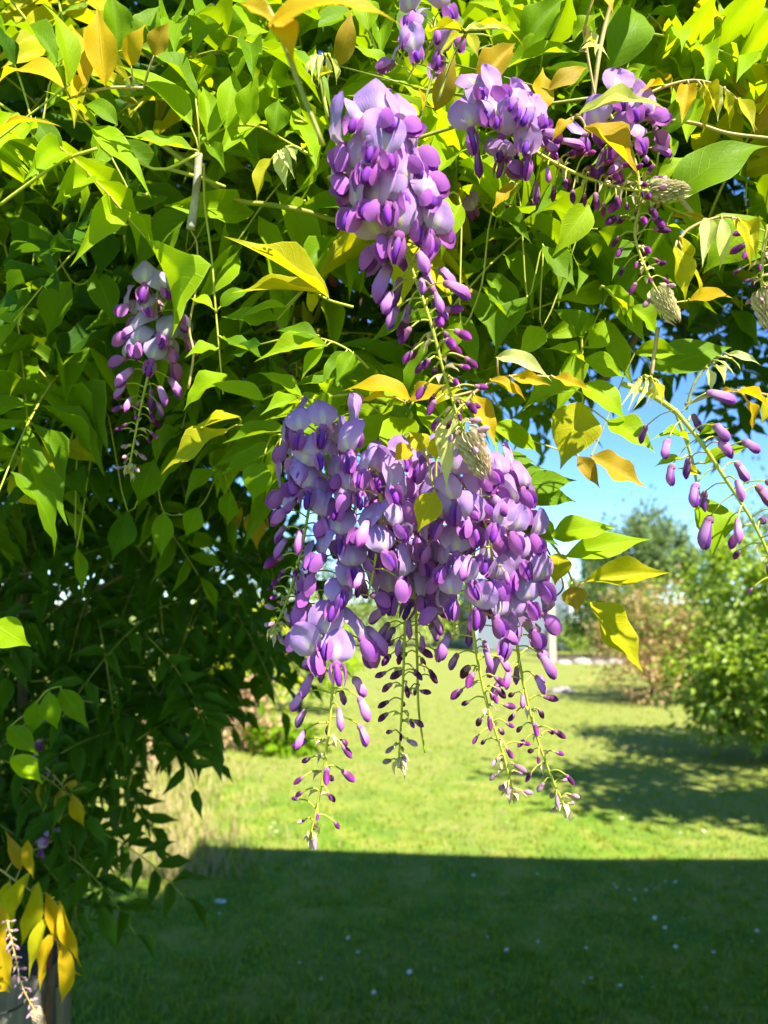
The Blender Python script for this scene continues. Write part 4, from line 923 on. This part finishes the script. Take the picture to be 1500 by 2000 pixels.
for i in range(5):
    x0, x1 = cols[i] + .03, cols[i + 1] - .03
    top = lambda x: float(np.interp(x, [a for a, _ in arc[1:-1]], [b for _, b in arc[1:-1]])) - .03
    mb = MB(); ys = (-.006, .006)
    v = [(x, y, z) for y in ys for x, z in ((x0, .05), (x1, .05), (x1, top(x1)), ((x0 + x1) / 2, top((x0 + x1) / 2)), (x0, top(x0)))]
    mb.add(v, [(0, 1, 2, 3, 4), (9, 8, 7, 6, 5)] + [(k, k + 5, (k + 1) % 5 + 5, (k + 1) % 5) for k in range(5)]); mb.obj('end_panel', ['poly_sheet'], gh, None, False)
    mb = MB(); tube(mb, [Vector((cols[i], 0, 0)), Vector((cols[i], 0, top(cols[i])))], .03, .03, 6); mb.obj('frame_upright', ['white_paint'], gh)
# wooden post in front of it
def post(name, label, px, d, h, w, mat, group=None):
    mb = MB(); c_ = .15 * w; ring = [(-w + c_, -w), (w - c_, -w), (w, -w + c_), (w, w - c_), (w - c_, w), (-w + c_, w), (-w, w - c_), (-w, -w + c_)]
    v = [(x, y, z) for z in (0, h * .98) for x, y in ring] + [(x * .7, y * .7, h) for x, y in ring]
    f = [(i * 8 + k, i * 8 + (k + 1) % 8, (i + 1) * 8 + (k + 1) % 8, (i + 1) * 8 + k) for i in (0, 1) for k in range(8)] + [tuple(range(16, 24))]
    mb.add(v, f); return tag(mb.obj(name, [mat], None, gp(px, d), False), label, 'post', group)
post('wooden_post', 'pale square wooden post standing at the corner of the greenhouse', 1073, 19.5, 1.45, .09, 'wood_pale')
# small cottage far off
hx = gp(1112, 46); ct = tag(empty('cottage', hx), 'small white cottage with a reddish roof seen far beyond the hedge', 'house')
mb = MB(); box(mb, (-1.1, 0, 0), (1.1, 3, 2.0)); mb.obj('wall', ['white_paint'], ct, None, False)
mb = MB(); mb.add([(-1.3, -.2, 1.95), (1.3, -.2, 1.95), (1.3, 3.2, 1.95), (-1.3, 3.2, 1.95), (-1.3, 1.5, 3.0), (1.3, 1.5, 3.0)], [(0, 1, 5, 4), (2, 3, 4, 5), (0, 4, 3), (1, 2, 5), (0, 3, 2, 1)]); mb.obj('roof', ['roof_tile'], ct, None, False)
for x in (-.6, .4):
    mb = MB(); box(mb, (x - .25, -.03, .8), (x + .25, -.004, 1.5)); mb.obj('window', ['window_dark'], ct, None, False)

# house beside the vine, outside the picture: its roof line draws the straight shadow on the lawn
kx = 1 / math.tan(SUN_EL) * SUN_H.x; ky = -1 / math.tan(SUN_EL) * SUN_H.y
SH = 4.5; eL = ground_at(385, 1652); sx0 = eL.x + kx * SH; sy1 = eL.y - ky * SH
sh = tag(empty('house', (sx0, sy1, 0)), 'tall flat roofed timber clad house whose straight shadow crosses the lawn', 'house')
eR = ground_at(1500, 1690); slope = (eR.y - eL.y) / (eR.x - eL.x)
def skew(v): return [(x, y + slope * x, z) for x, y, z in v]
mb = MB(); v = [(x, y, z) for x in (0, 4.5) for y in (-2.4, 0) for z in (SH - .12, SH)]
mb.add(skew(v), [(0, 1, 3, 2), (4, 6, 7, 5), (0, 4, 5, 1), (2, 3, 7, 6), (0, 2, 6, 4), (1, 5, 7, 3)]); mb.obj('roof', ['roof_felt'], sh, None, False)
mb = MB(); box(mb, (-.4 - sx0, -.85 - sy1, SH - .10), (-.003, 1.0 - sy1, SH - .03)); mb.obj('added_shade_slab', ['roof_felt'], sh, None, False)  # unseen slab added to shade the leaf curtain and near lawn
for k in range(10):   # boards of the two walls that face the garden
    mb = MB(); y0 = -2.3 + k * .222; box(mb, (.15, y0, 0), (.172, y0 + .215, SH - .122)); mb.obj('board', ['wood_brown'], sh, None, False)
for k in range(19):
    mb = MB(); x0 = .175 + k * .222; box(mb, (x0, -.12, 0), (x0 + .215, -.10, SH - .2)); mb.obj('board', ['wood_brown'], sh, None, False)

# ------------------------------------------------------------------ daisies and clover heads in the grass
dm = MB()
for k in range(9):
    a = k * 6.2832 / 9; d_ = Vector((math.cos(a), math.sin(a), .25)).normalized()
    q = d_ * .002; mt = leaf_matrix(q, q + d_ * .010, .0055, UP); dm.add(xf(mt, SMALL[0]), SMALL[1], SMALL[2], 0)
lv = [(0, 0, .003)] + [(.0035 * math.cos(a), .0035 * math.sin(a), .001) for a in np.linspace(0, 6.2832, 9)[:-1]]
dm.add(lv, [(0, 1 + k, 1 + (k + 1) % 8) for k in range(8)], None, 1)
tube(dm, [Vector((0, 0, 0)), Vector((.002, 0, -.025)), Vector((0, 0, -.05))], .0009, .0009, 4, 2)
dme = dm.mesh('daisy', ['daisy_white', 'daisy_yellow', 'stem_green'])
r_ = random.Random(77)
DP = [(925, 1728), (1050, 1720), (1180, 1712), (1200, 1740), (1230, 1755), (1262, 1752), (1280, 1750), (1205, 1750), (1260, 1700), (1300, 1735), (1320, 1740), (1240, 1775), (1280, 1815), (1300, 1832), (1335, 1815), (1320, 1870),
      (555, 1860), (585, 1898), (680, 1850), (800, 1926), (990, 1876), (1050, 1855), (952, 1850), (1145, 1870), (1255, 1926), (1278, 1950), (1140, 1942), (1155, 1935), (1212, 1945), (1470, 1855), (1480, 1840), (1395, 1880), (428, 1806), (628, 1932), (730, 1960), (700, 1884),
      (528, 1632), (540, 1640), (535, 1622), (970, 1615), (990, 1622), (1012, 1622), (1215, 1612), (1285, 1632), (1375, 1640), (1330, 1640), (1210, 1575)]
for k, (px, py) in enumerate(DP):
    q = ground_at(px, py); s = r_.uniform(.65, 1.05)
    o = link('daisy', dme, Matrix.Translation((q.x, q.y, .05 * s)) @ Euler((r_.gauss(.25, .25), r_.gauss(0, .3), r_.uniform(0, 6))).to_matrix().to_4x4() @ Matrix.Scale(s, 4))
    shade = py > 1690
    tag(o, 'small white daisy growing in the shaded part of the lawn' if shade else 'small white daisy growing in the sunlit part of the lawn', 'daisy', 'daisies in the shade' if shade else 'daisies in the sun')
